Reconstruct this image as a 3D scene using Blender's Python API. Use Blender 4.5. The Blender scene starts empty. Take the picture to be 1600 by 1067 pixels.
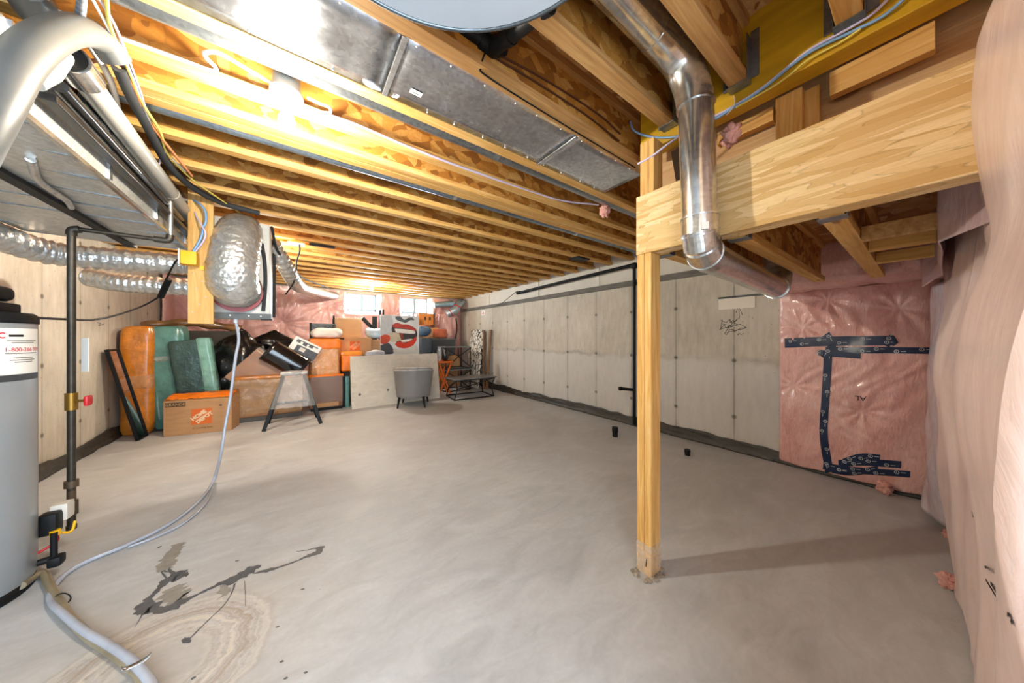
import bpy, math, random
from mathutils import Vector, Matrix, noise
random.seed(7)
scene = bpy.context.scene
COL = scene.collection
PI = math.pi
# ---------------------------------------------------------------- measuring
# camera at (0,0,1.22), level, turned TH to the right of +Y; X runs to the right-hand wall, Y runs into the depth of the basement
F, CX, CY, H = 467.0, 800.0, 528.0, 1.22
TH = math.atan(338 / 467.0)
SN, CS = math.sin(TH), math.cos(TH)
def ray(px, py):
    a = (px - CX) / F; b = (CY - py) / F
    return Vector((SN + CS * a, CS - SN * a, b))
EYE = Vector((0, 0, H))
def atX(px, py, X): d = ray(px, py); return EYE + d * (X / d.x)
def atY(px, py, Y): d = ray(px, py); return EYE + d * (Y / d.y)
def atZ(px, py, Z=0.0): d = ray(px, py); return EYE + d * ((Z - H) / d.z)
def atD(px, py, t): return EYE + ray(px, py) * t

# ---------------------------------------------------------------- materials
def S(h):
    h = h.lstrip('#'); out = []
    for i in (0, 2, 4):
        c = int(h[i:i + 2], 16) / 255
        out.append(c / 12.92 if c <= .04045 else ((c + .055) / 1.055) ** 2.4)
    return (*out, 1)
MATS = {}
class NT:
    def __init__(s, name):
        s.m = bpy.data.materials.new(name); s.m.use_nodes = True
        s.t = s.m.node_tree; s.n = s.t.nodes; s.l = s.t.links
        s.b = s.n['Principled BSDF']; s.out = s.n['Material Output']
        MATS[name] = s.m
    def new(s, typ, **kw):
        x = s.n.new(typ)
        for k, v in kw.items():
            if hasattr(x, k): setattr(x, k, v)
            else: x.inputs[k.replace('_', ' ')].default_value = v
        return x
    def link(s, a, b): s.l.new(a, b)
    def pos(s, scale=(1, 1, 1), obj=False):
        if obj:
            g = s.new('ShaderNodeTexCoord').outputs['Object']
        else:
            g = s.new('ShaderNodeNewGeometry').outputs['Position']
        mp = s.new('ShaderNodeMapping'); mp.inputs['Scale'].default_value = scale
        s.link(g, mp.inputs['Vector']); return mp.outputs['Vector']
    def noise(s, vec, scale, detail=4, rough=.55, dist=0.0):
        x = s.new('ShaderNodeTexNoise'); x.inputs['Scale'].default_value = scale
        x.inputs['Detail'].default_value = detail; x.inputs['Roughness'].default_value = rough; x.inputs['Distortion'].default_value = dist
        s.link(vec, x.inputs['Vector']); return x.outputs['Fac']
    def vor(s, vec, scale, feature='F1', out='Distance', rnd=1.0):
        x = s.new('ShaderNodeTexVoronoi'); x.feature = feature; x.inputs['Scale'].default_value = scale
        x.inputs['Randomness'].default_value = rnd
        s.link(vec, x.inputs['Vector']); return x.outputs[out]
    def ramp(s, fac, stops):
        x = s.new('ShaderNodeValToRGB'); e = x.color_ramp.elements
        while len(e) < len(stops): e.new(.5)
        for i, (p, c) in enumerate(stops):
            e[i].position = p; e[i].color = c if len(c) == 4 else (*c, 1)
        s.link(fac, x.inputs['Fac']); return x.outputs['Color']
    def val(s, fac, a, b, c=0.0, d=1.0):
        x = s.new('ShaderNodeMapRange'); x.inputs[1].default_value = a; x.inputs[2].default_value = b
        x.inputs[3].default_value = c; x.inputs[4].default_value = d; s.link(fac, x.inputs[0]); return x.outputs[0]
    def math(s, op, a, b=None, c=None):
        x = s.new('ShaderNodeMath'); x.operation = op
        for i, v in enumerate((a, b, c)):
            if v is None: continue
            if isinstance(v, (int, float)): x.inputs[i].default_value = v
            else: s.link(v, x.inputs[i])
        return x.outputs[0]
    def mix(s, fac, a, b, typ='MIX'):
        x = s.new('ShaderNodeMix'); x.data_type = 'RGBA'; x.blend_type = typ
        for inp, v in ((x.inputs[0], fac), (x.inputs[6], a), (x.inputs[7], b)):
            if isinstance(v, (int, float, tuple)): inp.default_value = v
            else: s.link(v, inp)
        return x.outputs[2]
    def bump(s, h, strength=.3, dist=.01):
        x = s.new('ShaderNodeBump'); x.inputs['Strength'].default_value = strength; x.inputs['Distance'].default_value = dist
        s.link(h, x.inputs['Height']); s.link(x.outputs['Normal'], s.b.inputs['Normal']); return x
    def col(s, c):
        if isinstance(c, tuple): s.b.inputs['Base Color'].default_value = c
        else: s.link(c, s.b.inputs['Base Color'])
    def set(s, **kw):
        for k, v in kw.items(): s.b.inputs[k.replace('_', ' ')].default_value = v
        return s

def plain(name, c, rough=.6, metal=0.0, var=.12, scale=8.0, bump=0.0, bscale=60.0, coat=0.0, stretch=(1, 1, 1)):
    t = NT(name); c = S(c) if isinstance(c, str) else c
    v = t.pos(stretch); n = t.noise(v, scale)
    d = tuple(x * (1 - var) for x in c[:3]) + (1,); l = tuple(min(1, x * (1 + var)) for x in c[:3]) + (1,)
    t.col(t.ramp(n, [(.3, d), (.7, l)])); t.set(Roughness=rough, Metallic=metal)
    if bump: t.bump(t.noise(v, bscale, 3), bump, .01)
    if coat: t.set(Coat_Weight=coat, Coat_Roughness=.12)
    return t.m

def lumber(name, axis, c1, c2, c3, rough=.65):
    t = NT(name); sc = [14, 14, 14]; sc[axis] = .9
    v = t.pos(tuple(sc)); n = t.noise(v, 3.0, 6, .6, .8)
    base = t.ramp(n, [(.28, S(c1)), (.5, S(c2)), (.72, S(c3))])
    big = t.noise(t.pos((1, 1, 1)), 1.7, 2)
    base = t.mix(t.val(big, .35, .7, 0, .35), base, S(c1))
    sk = [5, 5, 5]; sk[axis] = 1.6
    k = t.vor(t.pos(tuple(sk)), 1.0)
    km = t.val(k, .05, .085, 1, 0)
    base = t.mix(t.math('MULTIPLY', km, .7), base, S('#6b3d18'))
    t.col(base); t.set(Roughness=rough); t.bump(n, .12, .004); return t.m

def osb(name, stretch, cols, scale=26.0):
    t = NT(name); v = t.pos(stretch)
    d = t.new('ShaderNodeVectorMath'); d.operation = 'ADD'
    nz = t.new('ShaderNodeTexNoise'); nz.inputs['Scale'].default_value = 5; t.link(v, nz.inputs['Vector'])
    sc = t.new('ShaderNodeVectorMath'); sc.operation = 'SCALE'; sc.inputs['Scale'].default_value = .12
    t.link(nz.outputs['Color'], sc.inputs[0]); t.link(v, d.inputs[0]); t.link(sc.outputs[0], d.inputs[1])
    c = t.vor(d.outputs[0], scale, 'F1', 'Color')
    sep = t.new('ShaderNodeSeparateColor'); t.link(c, sep.inputs[0])
    base = t.ramp(sep.outputs[0], [(.05, S(cols[0])), (.35, S(cols[1])), (.65, S(cols[2])), (.95, S(cols[3]))])
    fine = t.noise(t.pos(tuple(x * 3 for x in stretch)), 40, 4)
    base = t.mix(t.val(fine, .3, .75, 0, .45), base, S(cols[0]))
    e = t.vor(d.outputs[0], scale, 'DISTANCE_TO_EDGE')
    base = t.mix(t.val(e, 0, .03, .3, 0), base, S('#5a3512'))
    t.col(base); t.set(Roughness=.7); t.bump(sep.outputs[1], .25, .003); return t.m

LX = lumber('lumber_along_x', 0, '#b9853f', '#d8a75c', '#e9c585')
LY = lumber('lumber_along_y', 1, '#b9853f', '#d8a75c', '#e9c585')
LZ = lumber('lumber_upright', 2, '#c08a44', '#dcab60', '#ecc888')
LXD = lumber('lumber_weathered', 0, '#94693a', '#b78950', '#cfa66c')
LVL = osb('laminated_strand_wood', (1, .30, 2.6), ('#cba263', '#d9b67c', '#e4c690', '#eed5a4'), 22)
OSBW = osb('oriented_strand_web', (.55, 1, .9), ('#8f5a1e', '#b87a2a', '#cf9440', '#deae62'), 26)
OSBF = osb('oriented_strand_deck', (.6, 1, 1), ('#94602a', '#b98144', '#cc9a5c', '#dab27c'), 20)
YEL = plain('yellow_coated_lumber', '#c79a1c', .45, var=.16, scale=5, stretch=(4, .6, 4))
PLYB = lumber('plywood_sheet', 1, '#b58a58', '#cfa878', '#dcbb8e')

def concrete_wall(name, phase, pitch, c=('#aaa395', '#c2bbad', '#d4cec1'), lo=None):
    t = NT(name); v = t.pos()
    n1 = t.noise(v, 1.1, 5, .6); n2 = t.noise(t.pos((1, 3, .7)), 6, 6, .7)
    base = t.ramp(t.mix(.45, n1, n2), [(.34, S(c[0])), (.5, S(c[1])), (.66, S(c[2]))])
    sep = t.new('ShaderNodeSeparateXYZ'); t.link(v, sep.inputs[0]); y, z = sep.outputs[1], sep.outputs[2]
    wob = t.noise(v, 3.0, 2)
    if lo:   # lower wall painted paler for the cool daylight there, wavy cold-joint stain line above
        zz = t.math('ADD', z, t.math('MULTIPLY', wob, .22))
        base = t.mix(t.val(zz, 1.02, 1.12, .55, 0), base, S(lo))
        st = t.math('ABSOLUTE', t.math('SUBTRACT', zz, 1.08))
        base = t.mix(t.math('MULTIPLY', t.val(st, 0, .05, .55, 0), t.val(n1, .38, .6, 0, 1)), base, S('#7d776b'))
    u = t.math('ABSOLUTE', t.math('SUBTRACT', t.math('FRACT', t.math('ADD', t.math('DIVIDE', t.math('SUBTRACT', y, phase), pitch), .5)), .5))
    u = t.math('MULTIPLY', u, pitch)
    line = t.math('MULTIPLY', t.val(u, .002, .006, 1, 0), t.val(n2, .3, .62, .35, 1))
    base = t.mix(t.math('MULTIPLY', line, .8), base, S('#57524a'))
    halo = t.math('MULTIPLY', t.val(u, .0, .05, .35, 0), t.val(n2, .4, .62, 0, 1))
    base = t.mix(halo, base, S('#7e786d'))
    w = t.math('ABSOLUTE', t.math('SUBTRACT', t.math('FRACT', t.math('DIVIDE', t.math('SUBTRACT', z, .06), .61)), .5))
    w = t.math('MULTIPLY', w, .61)
    r = t.math('SQRT', t.math('ADD', t.math('MULTIPLY', u, u), t.math('MULTIPLY', w, w)))
    base = t.mix(t.val(r, .012, .03, .85, 0), base, S('#544f47'))
    pit = t.vor(v, 17.0); pitm = t.math('MULTIPLY', t.val(pit, .07, .12, 1, 0), t.val(n1, .42, .55, 0, 1))
    base = t.mix(t.math('MULTIPLY', pitm, .6), base, S('#6a645a'))
    t.col(base); t.set(Roughness=.85)
    t.bump(t.math('SUBTRACT', t.math('ADD', n2, t.math('MULTIPLY', line, -.6)), t.math('MULTIPLY', pitm, .7)), .35, .006); return t.m
CONR = concrete_wall('cast_concrete_right', 1.216, .614, ('#aca698', '#c4beb1', '#d4cec2'), '#cccbca')
CONL = concrete_wall('cast_concrete_left', 4.535, .575)

def floor_mat():
    t = NT('trowelled_concrete_floor'); v = t.pos()
    n1 = t.noise(v, .8, 5, .6, .6); n2 = t.noise(t.pos((1.4, 3.2, 1)), 2.3, 7, .65, 1.2); n3 = t.noise(v, 45, 4)
    m = t.mix(.5, n1, n2)
    base = t.ramp(m, [(.33, S('#a5a6a7')), (.5, S('#b9babb')), (.68, S('#cccdce'))])
    base = t.mix(t.val(n3, .35, .7, .12, 0), base, S('#8d877d'))
    sp = t.vor(v, 9.0); base = t.mix(t.math('MULTIPLY', t.val(sp, .02, .035, .7, 0), t.val(n1, .45, .6, 0, 1)), base, S('#5f5a53'))
    c = atZ(265, 1030, 0)
    sub = t.new('ShaderNodeVectorMath'); sub.operation = 'DISTANCE'; t.link(v, sub.inputs[0]); sub.inputs[1].default_value = (c.x - .03, c.y - .02, 0)
    d = t.math('ADD', sub.outputs['Value'], t.math('MULTIPLY', t.math('SUBTRACT', n2, .5), .10))
    cb = t.new('ShaderNodeCombineXYZ'); t.link(t.math('MULTIPLY', d, 38.0), cb.inputs[0]); t.link(n3, cb.inputs[1])
    rg = t.noise(cb.outputs[0], 1.0, 3)
    band = t.math('MULTIPLY', t.val(d, .10, .20, 0, 1), t.val(d, .30, .36, 1, 0))
    base = t.mix(t.math('MULTIPLY', band, t.val(rg, .5, .62, 0, .6)), base, S('#e2d8c6'))
    base = t.mix(t.math('MULTIPLY', band, t.val(rg, .5, .38, 0, .55)), base, S('#8f7252'))
    base = t.mix(t.math('MULTIPLY', t.val(d, .2, .75, .5, 0), .5), base, S('#b39a7b'))
    t.col(base); t.set(Roughness=.55); t.link(t.val(n2, .3, .7, .38, .7), t.b.inputs['Roughness'])
    t.bump(t.math('ADD', n2, t.math('MULTIPLY', n3, .3)), .12, .006); return t.m
FLOOR = floor_mat()

def galv(name, c='#a9afb3', rough=.3, streak=(1, 1, 1), sc=6.0, metal=.9):
    t = NT(name); v = t.pos(streak)
    sp = t.vor(t.pos(), 60, 'F1', 'Color'); s2 = t.new('ShaderNodeSeparateColor'); t.link(sp, s2.inputs[0])
    n = t.noise(v, sc, 4); cc = S(c)
    base = t.ramp(t.mix(.3, n, s2.outputs[0]), [(.3, tuple(x * .78 for x in cc[:3])), (.7, tuple(min(1, x * 1.15) for x in cc[:3]))])
    t.col(base); t.set(Metallic=metal); t.link(t.val(n, .3, .7, rough * .75, rough * 1.3), t.b.inputs['Roughness']); t.bump(n, .05, .01); return t.m
GALV = galv('galvanised_sheet', '#d3d9e2', .24, metal=1.0)
GALVB = galv('galvanised_trunk', '#c6c6c0', .36, (1, .35, 1), 7, .4)
PIPE = galv('shiny_round_duct', '#d2d2d0', .2, (1, 1, .4), 5, .92)
STRIP = galv('dull_steel', '#8f979f', .4)
def foil_mat(name, c='#dededb'):
    t = NT(name); v = t.pos()
    n = t.noise(v, 26, 5, .6, .5); c0 = S(c)
    t.col(t.ramp(n, [(.3, tuple(x * .72 for x in c0[:3])), (.65, c0)]))
    t.set(Metallic=.7, Roughness=.3); t.bump(t.math('ADD', n, t.vor(v, 38)), .28, .02); return t.m
FOIL = foil_mat('crinkled_foil')
BLACK = plain('black_plastic', '#141517', .5, var=.2); BLACK.node_tree.nodes['Principled BSDF'].inputs['Specular IOR Level'].default_value = .2
BLACKM = plain('black_metal', '#1b1b1c', .35, .3)
IRON = plain('iron_pipe', '#4b453d', .45, .7, .2, 20)
BRASS = plain('brass_fitting', '#a5803a', .4, .8)
RED = plain('red_plastic', '#c8141e', .4)
WHITE = plain('white_plastic', '#e8e6e0', .4, var=.04)
PVC = plain('white_pvc', '#b8b5ac', .35, var=.06)
GREYH = plain('grey_foam_pipe', '#5a5b59', .45, var=.08)
DARKF = plain('dark_foam', '#2e3032', .8)
YBOX = plain('yellow_box', '#f2b705', .45, var=.08)
def film(name, tint, alpha, rough=.2, bs=9, c2=None):
    t = NT(name); v = t.pos(); n = t.noise(v, bs, 4, .6, 1.0)
    tr = t.new('ShaderNodeBsdfTransparent'); tr.inputs[0].default_value = (1, 1, 1, 1)
    t.col(S(tint)); t.set(Roughness=rough, Specular_IOR_Level=.7); t.bump(n, .35, .03)
    mx = t.new('ShaderNodeMixShader'); t.link(t.val(n, .38, .68, alpha * .7, min(1, alpha * 1.4)), mx.inputs[0])
    t.link(tr.outputs[0], mx.inputs[1]); t.link(t.b.outputs[0], mx.inputs[2]); t.link(mx.outputs[0], t.out.inputs['Surface']); return t.m
CLEAR = film('clear_stretch_wrap', '#e6e6e4', .12)
ORFILM = film('orange_stretch_wrap', '#e2801a', .7)
TEALFILM = film('teal_stretch_wrap', '#5fb8a4', .6)
def pink_mat(name, cols, coat=.6, bs=14, bstr=.35, rough=.35):
    t = NT(name); v = t.pos()
    n = t.noise(t.pos((1, 1, .6)), 3.2, 6, .65, 1.0); f = t.noise(t.pos((3, 3, .8)), bs, 5, .6, 1.5)
    base = t.ramp(t.mix(.4, n, f), [(.3, S(cols[0])), (.48, S(cols[1])), (.68, S(cols[2]))])
    t.col(base); t.set(Roughness=rough, Coat_Weight=coat, Coat_Roughness=.18); t.bump(f, bstr, .03); return t.m
PINK = pink_mat('poly_faced_pink_batt', ('#c98f88', '#e0aca4', '#efcac1'))
PINKP = pink_mat('poly_faced_pale_batt', ('#cfb0a6', '#dfc3b9', '#ead3ca'), .4, 5, .15, .4)
PINKB = pink_mat('poly_faced_far_batt', ('#b98682', '#cf9d97', '#dcb3aa'), .4)
FLUFF = plain('loose_pink_fluff', '#e0a79b', .95, var=.2, scale=30, bump=.8, bscale=50)
MEMB = plain('black_dimple_membrane', '#3d3a35', .5, var=.35, scale=9, bump=.6, bscale=14)
NAVY = plain('navy_tape', '#15294a', .3, var=.15)
CARD = plain('cardboard', '#b48a61', .8, var=.08, stretch=(1, 1, 4))
CARDL = plain('light_cardboard', '#c79d6f', .8, var=.07)
WOODB = lumber('brown_wood_board', 0, '#6b4526', '#8c6038', '#a4764a')
ORW = plain('orange_wrapped', '#c87a22', .3, var=.3, scale=7, bump=.7, bscale=18, coat=.5)
TEALW = plain('teal_wrapped', '#4e8078', .28, var=.3, scale=6, bump=.7, bscale=16, coat=.5)
BAG = plain('black_bin_bag', '#121213', .22, var=.2, bump=.9, bscale=14)
PAPER = plain('white_paper', '#eceae4', .6, var=.02)
INK = plain('black_ink', '#1c1a18', .7)
GREYT = plain('heater_grey', '#9fa4a8', .35, .35, .05, 4)
CLOTHG = plain('grey_upholstery', '#6d6c69', .8, var=.12, bump=.3, bscale=90)
LAMIN = plain('pale_laminate', '#d3cab8', .4, var=.05, stretch=(.4, 1, 4), scale=6)
ORPL = plain('orange_plastic', '#f07c10', .45, var=.15)
HDOR = plain('printed_orange', '#d96a2b', .7, var=.04)
WCLOTH = plain('white_cloth', '#e6e0d6', .8, var=.06, bump=.3)
def emit(name, c, s):
    t = NT(name); t.col((.9, .9, .9, 1)); t.b.inputs['Emission Color'].default_value = c; t.b.inputs['Emission Strength'].default_value = s; return t.m
STAIN = plain('dark_grey_stain', '#5b5d60', .35, var=.2, scale=30)
STAINL = plain('faint_grey_stain', '#8f8b83', .5, var=.15, scale=30)

# ---------------------------------------------------------------- mesh building
WL = {}
def crom(pts, k=6):
    P = [Vector(p) for p in pts]
    if len(P) < 3: return P
    Q = [P[0] * 2 - P[1]] + P + [P[-1] * 2 - P[-2]]; out = []
    for i in range(1, len(Q) - 2):
        a, b, c, d = Q[i - 1:i + 3]
        for j in range(k):
            t = j / k
            out.append(.5 * ((2 * b) + (c - a) * t + (2 * a - 5 * b + 4 * c - d) * t * t + (3 * b - a - 3 * c + d) * t ** 3))
    out.append(P[-1]); return out
class MB:
    def __init__(s, M=None): s.v = []; s.f = []; s.mi = []; s.sm = []; s.M = M or Matrix(); s.cur = 0
    def add(s, vs, fs, smooth=False):
        o = len(s.v); s.v += [s.M @ Vector(p) for p in vs]
        for f in fs: s.f.append([i + o for i in f]); s.mi.append(s.cur); s.sm.append(smooth)
        return s
    def box(s, x0, y0, z0, x1, y1, z1):
        x0, x1 = sorted((x0, x1)); y0, y1 = sorted((y0, y1)); z0, z1 = sorted((z0, z1))
        return s.add([(x0, y0, z0), (x1, y0, z0), (x1, y1, z0), (x0, y1, z0), (x0, y0, z1), (x1, y0, z1), (x1, y1, z1), (x0, y1, z1)],
                     [(0, 3, 2, 1), (4, 5, 6, 7), (0, 1, 5, 4), (1, 2, 6, 5), (2, 3, 7, 6), (3, 0, 4, 7)])
    def hexa(s, b, t):
        return s.add(list(b) + list(t), [(3, 2, 1, 0), (4, 5, 6, 7), (0, 1, 5, 4), (1, 2, 6, 5), (2, 3, 7, 6), (3, 0, 4, 7)])
    def bar(s, p0, p1, w, d, up=(0, 0, 1)):
        p0, p1 = Vector(p0), Vector(p1); a = (p1 - p0).normalized(); u = Vector(up)
        if abs(a.dot(u)) > .98: u = Vector((0, 1, 0))
        x = a.cross(u).normalized() * w / 2; y = x.cross(a).normalized() * d / 2
        q = lambda p: [p - x - y, p + x - y, p + x + y, p - x + y]
        return s.hexa(q(p0), q(p1))
    def tube(s, pts, r, n=10, caps=True, smooth=True):
        P = [Vector(p) for p in pts]; m = len(P); R = r if isinstance(r, (list, tuple)) else [r] * m
        T = [(P[min(i + 1, m - 1)] - P[max(i - 1, 0)]).normalized() for i in range(m)]
        u = Vector((0, 0, 1)) if abs(T[0].z) < .9 else Vector((1, 0, 0))
        u = (u - T[0] * u.dot(T[0])).normalized(); vs = []
        for i in range(m):
            u = (u - T[i] * u.dot(T[i])); u = u.normalized() if u.length > 1e-6 else T[i].orthogonal().normalized()
            w = T[i].cross(u)
            for k in range(n):
                a = 2 * PI * k / n; vs.append(P[i] + (u * math.cos(a) + w * math.sin(a)) * R[i])
        fs = [(i * n + k, i * n + (k + 1) % n, (i + 1) * n + (k + 1) % n, (i + 1) * n + k) for i in range(m - 1) for k in range(n)]
        s.add(vs, fs, smooth)
        if caps: s.add(vs[:n], [tuple(range(n))[::-1]]); s.add(vs[-n:], [tuple(range(n))])
        return s
    def cyl(s, p0, p1, r0, r1=None, n=20, caps=True):
        return s.tube([p0, p1], [r0, r0 if r1 is None else r1], n, caps)
    def lathe(s, prof, c, n=28, axis=(0, 0, 1), smooth=True):
        ax = Vector(axis).normalized(); u = ax.orthogonal().normalized(); w = ax.cross(u); c = Vector(c); vs = []
        for r, h in prof:
            for k in range(n):
                a = 2 * PI * k / n; vs.append(c + ax * h + (u * math.cos(a) + w * math.sin(a)) * max(r, 1e-4))
        m = len(prof)
        fs = [(i * n + k, i * n + (k + 1) % n, (i + 1) * n + (k + 1) % n, (i + 1) * n + k) for i in range(m - 1) for k in range(n)]
        s.add(vs, fs, smooth); s.add(vs[:n], [tuple(range(n))[::-1]]); s.add(vs[-n:], [tuple(range(n))]); return s
    def grid(s, fn, nu, nv, smooth=True):
        vs = [fn(i / nu, j / nv) for j in range(nv + 1) for i in range(nu + 1)]; w = nu + 1
        return s.add(vs, [(j * w + i, j * w + i + 1, (j + 1) * w + i + 1, (j + 1) * w + i) for j in range(nv) for i in range(nu)], smooth)
    def slab(s, fn, nu, nv, off, smooth=True):
        """a sheet fn(u,v) given the thickness off (a vector) behind it"""
        off = Vector(off); a = [Vector(fn(i / nu, j / nv)) for j in range(nv + 1) for i in range(nu + 1)]; w = nu + 1; n = len(a)
        fs = [(j * w + i, j * w + i + 1, (j + 1) * w + i + 1, (j + 1) * w + i) for j in range(nv) for i in range(nu)]
        fs += [tuple(x + n for x in f[::-1]) for f in fs]
        rim = [i for i in range(w)] + [j * w + nu for j in range(1, nv + 1)] + [nv * w + i for i in range(nu - 1, -1, -1)] + [j * w for j in range(nv - 1, 0, -1)]
        fs += [(rim[k], rim[k] + n, rim[(k + 1) % len(rim)] + n, rim[(k + 1) % len(rim)]) for k in range(len(rim))]
        return s.add(a + [p + off for p in a], fs, smooth)
    def prism(s, poly, off):
        n = len(poly); P = [Vector(p) for p in poly]; off = Vector(off)
        return s.add(P + [p + off for p in P], [tuple(range(n))[::-1], tuple(range(n, 2 * n))] + [(i, (i + 1) % n, (i + 1) % n + n, i + n) for i in range(n)])
    def rbox(s, x0, y0, z0, x1, y1, z1, r=.03, amp=0.0, n=10, seed=0, freq=6):
        """soft-cornered box with crumple"""
        cx, cy, cz = (x0 + x1) / 2, (y0 + y1) / 2, (z0 + z1) / 2; hx, hy, hz = abs(x1 - x0) / 2, abs(y1 - y0) / 2, abs(z1 - z0) / 2
        r = min(r, hx, hy, hz)
        def pt(p):
            q = Vector((max(-hx + r, min(hx - r, p.x)), max(-hy + r, min(hy - r, p.y)), max(-hz + r, min(hz - r, p.z))))
            d = p - q
            if d.length > 1e-9: p = q + d.normalized() * r
            if amp:
                nn = p.normalized() if p.length else p
                p = p + nn * amp * noise.noise(Vector((p.x + seed * 3.1 + cx, p.y + cy, p.z + cz)) * freq)
            return p + Vector((cx, cy, cz))
        for ax in range(3):
            for sg in (-1, 1):
                h = [hx, hy, hz]; a, b = (ax + 1) % 3, (ax + 2) % 3
                def fn(u, v, ax=ax, sg=sg, a=a, b=b, h=h):
                    p = [0, 0, 0]; p[ax] = h[ax] * sg
                    p[a] = h[a] * (2 * u - 1) * sg; p[b] = h[b] * (2 * v - 1); return pt(Vector(p))
                s.grid(fn, n, n)
        return s
    def text(s, txt, M, size=.1, align='CENTER', extrude=0.0, shear=0, bold=0.0):
        cu = bpy.data.curves.new('glyphs', 'FONT'); cu.body = txt; cu.size = size; cu.align_x = align; cu.align_y = 'CENTER'
        cu.extrude = extrude; cu.shear = shear; cu.resolution_u = 3; cu.offset = bold
        o = bpy.data.objects.new('glyphs', cu); COL.objects.link(o); bpy.context.view_layer.update()
        me = bpy.data.meshes.new_from_object(o)
        s.add([M @ v.co for v in me.vertices], [tuple(p.vertices) for p in me.polygons])
        bpy.data.objects.remove(o); bpy.data.meshes.remove(me); bpy.data.curves.remove(cu); return s
    def build(s, name, mats, parent=None, bevel=0.0, subd=0, merge=False):
        me = bpy.data.meshes.new(name); mats = mats if isinstance(mats, (list, tuple)) else [mats]
        lo = Vector([min(v[i] for v in s.v) for i in range(3)]); hi = Vector([max(v[i] for v in s.v) for i in range(3)])
        c = (lo + hi) / 2
        if parent is None: c.z = lo.z
        me.from_pydata([v - c for v in s.v], [], s.f); me.validate()
        for m in mats: me.materials.append(m)
        for p, mi, sm in zip(me.polygons, s.mi, s.sm): p.material_index = mi; p.use_smooth = sm
        if merge:
            import bmesh
            bm = bmesh.new(); bm.from_mesh(me); bmesh.ops.remove_doubles(bm, verts=bm.verts, dist=1e-4); bm.to_mesh(me); bm.free()
        me.update()
        o = bpy.data.objects.new(name, me); COL.objects.link(o)
        if parent is not None: o.parent = parent; o.location = c - WL[parent.name]
        else: o.location = c
        WL[o.name] = c
        if bevel:
            b = o.modifiers.new('soften', 'BEVEL'); b.width = bevel; b.segments = 2; b.limit_method = 'ANGLE'; b.angle_limit = .9
        if subd:
            b = o.modifiers.new('smooth', 'SUBSURF'); b.levels = subd; b.render_levels = subd
        return o
def thing(name, label, cat, loc, group=None):
    o = bpy.data.objects.new(name, None); COL.objects.link(o); o.location = loc; o.empty_display_size = .05
    WL[o.name] = Vector(loc); return tag(o, label, cat, group)
def tag(o, label, cat, group=None, kind=None):
    o['label'] = label; o['category'] = cat
    if group: o['group'] = group
    if kind: o['kind'] = kind
    return o
def struct(o, label=None, cat=None):
    o['kind'] = 'structure'
    if label: o['label'] = label
    if cat: o['category'] = cat
    return o
def frame(o, x, y, z=None):
    """matrix with origin o and axes x, y"""
    x = Vector(x).normalized(); y = Vector(y); y = (y - x * y.dot(x)).normalized(); z = x.cross(y)
    return Matrix(((x.x, y.x, z.x, o[0]), (x.y, y.y, z.y, o[1]), (x.z, y.z, z.z, o[2]), (0, 0, 0, 1)))
def nz(x, y, z=0.0): return noise.noise(Vector((x, y, z)))
# ================================================================ room shell
ZJ = 2.32        # underside of the joists
ZD = 2.62        # underside of the subfloor
XL, XR, YB = -1.80, 3.86, 8.0
fl = MB().box(XL - .1, -1.6, -.12, XR + .2, YB + .2, 0).build('floor', FLOOR); struct(fl, 'bare grey concrete basement floor', 'floor')
def ribbon(mb, pts, z):
    P = [atZ(200 + x / 3.997, 800 + y / 3.997, z) for x, y, w in pts]; W = [w / 3.997 / 2 for x, y, w in pts]
    Q = crom(P, 8); n = len(Q); vs = []
    for i, q in enumerate(Q):
        k = i / (n - 1) * (len(W) - 1); a = int(min(k, len(W) - 2)); w = W[a] + (W[a + 1] - W[a]) * (k - a)
        T = Q[min(i + 1, n - 1)] - Q[max(i - 1, 0)]; N = Vector((-T.y, T.x, 0)).normalized()
        dist = (q - EYE).length; s = w * dist / F * (1 + .9 * nz(q.x * 60, q.y * 60)) * 1.15
        s2 = w * dist / F * (1 + .9 * nz(q.x * 60 + 9, q.y * 60)) * 1.15
        vs += [q + N * s, q - N * s2]
    mb.add(vs, [(2 * i, 2 * i + 1, 2 * i + 3, 2 * i + 2) for i in range(n - 1)])
m = MB()
ribbon(m, [(78, 638, 14), (95, 585, 40), (150, 520, 14), (200, 470, 20), (250, 425, 34), (300, 400, 46), (340, 398, 34), (378, 390, 18)], .0012)
ribbon(m, [(78, 635, 24), (130, 603, 40), (190, 612, 24), (260, 600, 34), (340, 560, 28), (420, 520, 10), (510, 478, 12), (590, 440, 22), (660, 420, 40), (740, 375, 46), (800, 345, 26), (832, 334, 12)], .0016)
ribbon(m, [(780, 385, 4), (870, 362, 18), (940, 345, 10), (1060, 302, 8), (1120, 275, 14), (1180, 255, 34), (1205, 228, 30), (1170, 226, 10), (1120, 238, 5), (1050, 246, 2)], .0012)
ribbon(m, [(240, 412, 4), (212, 378, 5), (222, 368, 4), (255, 372, 4), (262, 345, 5)], .0014); ribbon(m, [(250, 355, 6), (285, 385, 12), (300, 395, 16)], .0010)
ribbon(m, [(670, 445, 6), (640, 520, 3), (590, 590, 3), (480, 695, 3), (370, 805, 6)], .0012); ribbon(m, [(728, 430, 2), (732, 500, 2), (733, 590, 1)], .0012)
ribbon(m, [(90, 630, 4), (75, 665, 3), (40, 720, 1)], .0012); ribbon(m, [(345, 790, 8), (372, 803, 14), (390, 812, 3)], .0014)
for x, y in ((1110, 1000), (960, 935), (935, 716), (410, 1035), (985, 1040), (1090, 482), (683, 303), (198, 217)): ribbon(m, [(x - 14, y + 2, 3), (x, y, 9), (x + 14, y - 3, 2)], .0012)
m.build('stain', STAIN, fl)
m = MB()
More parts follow.
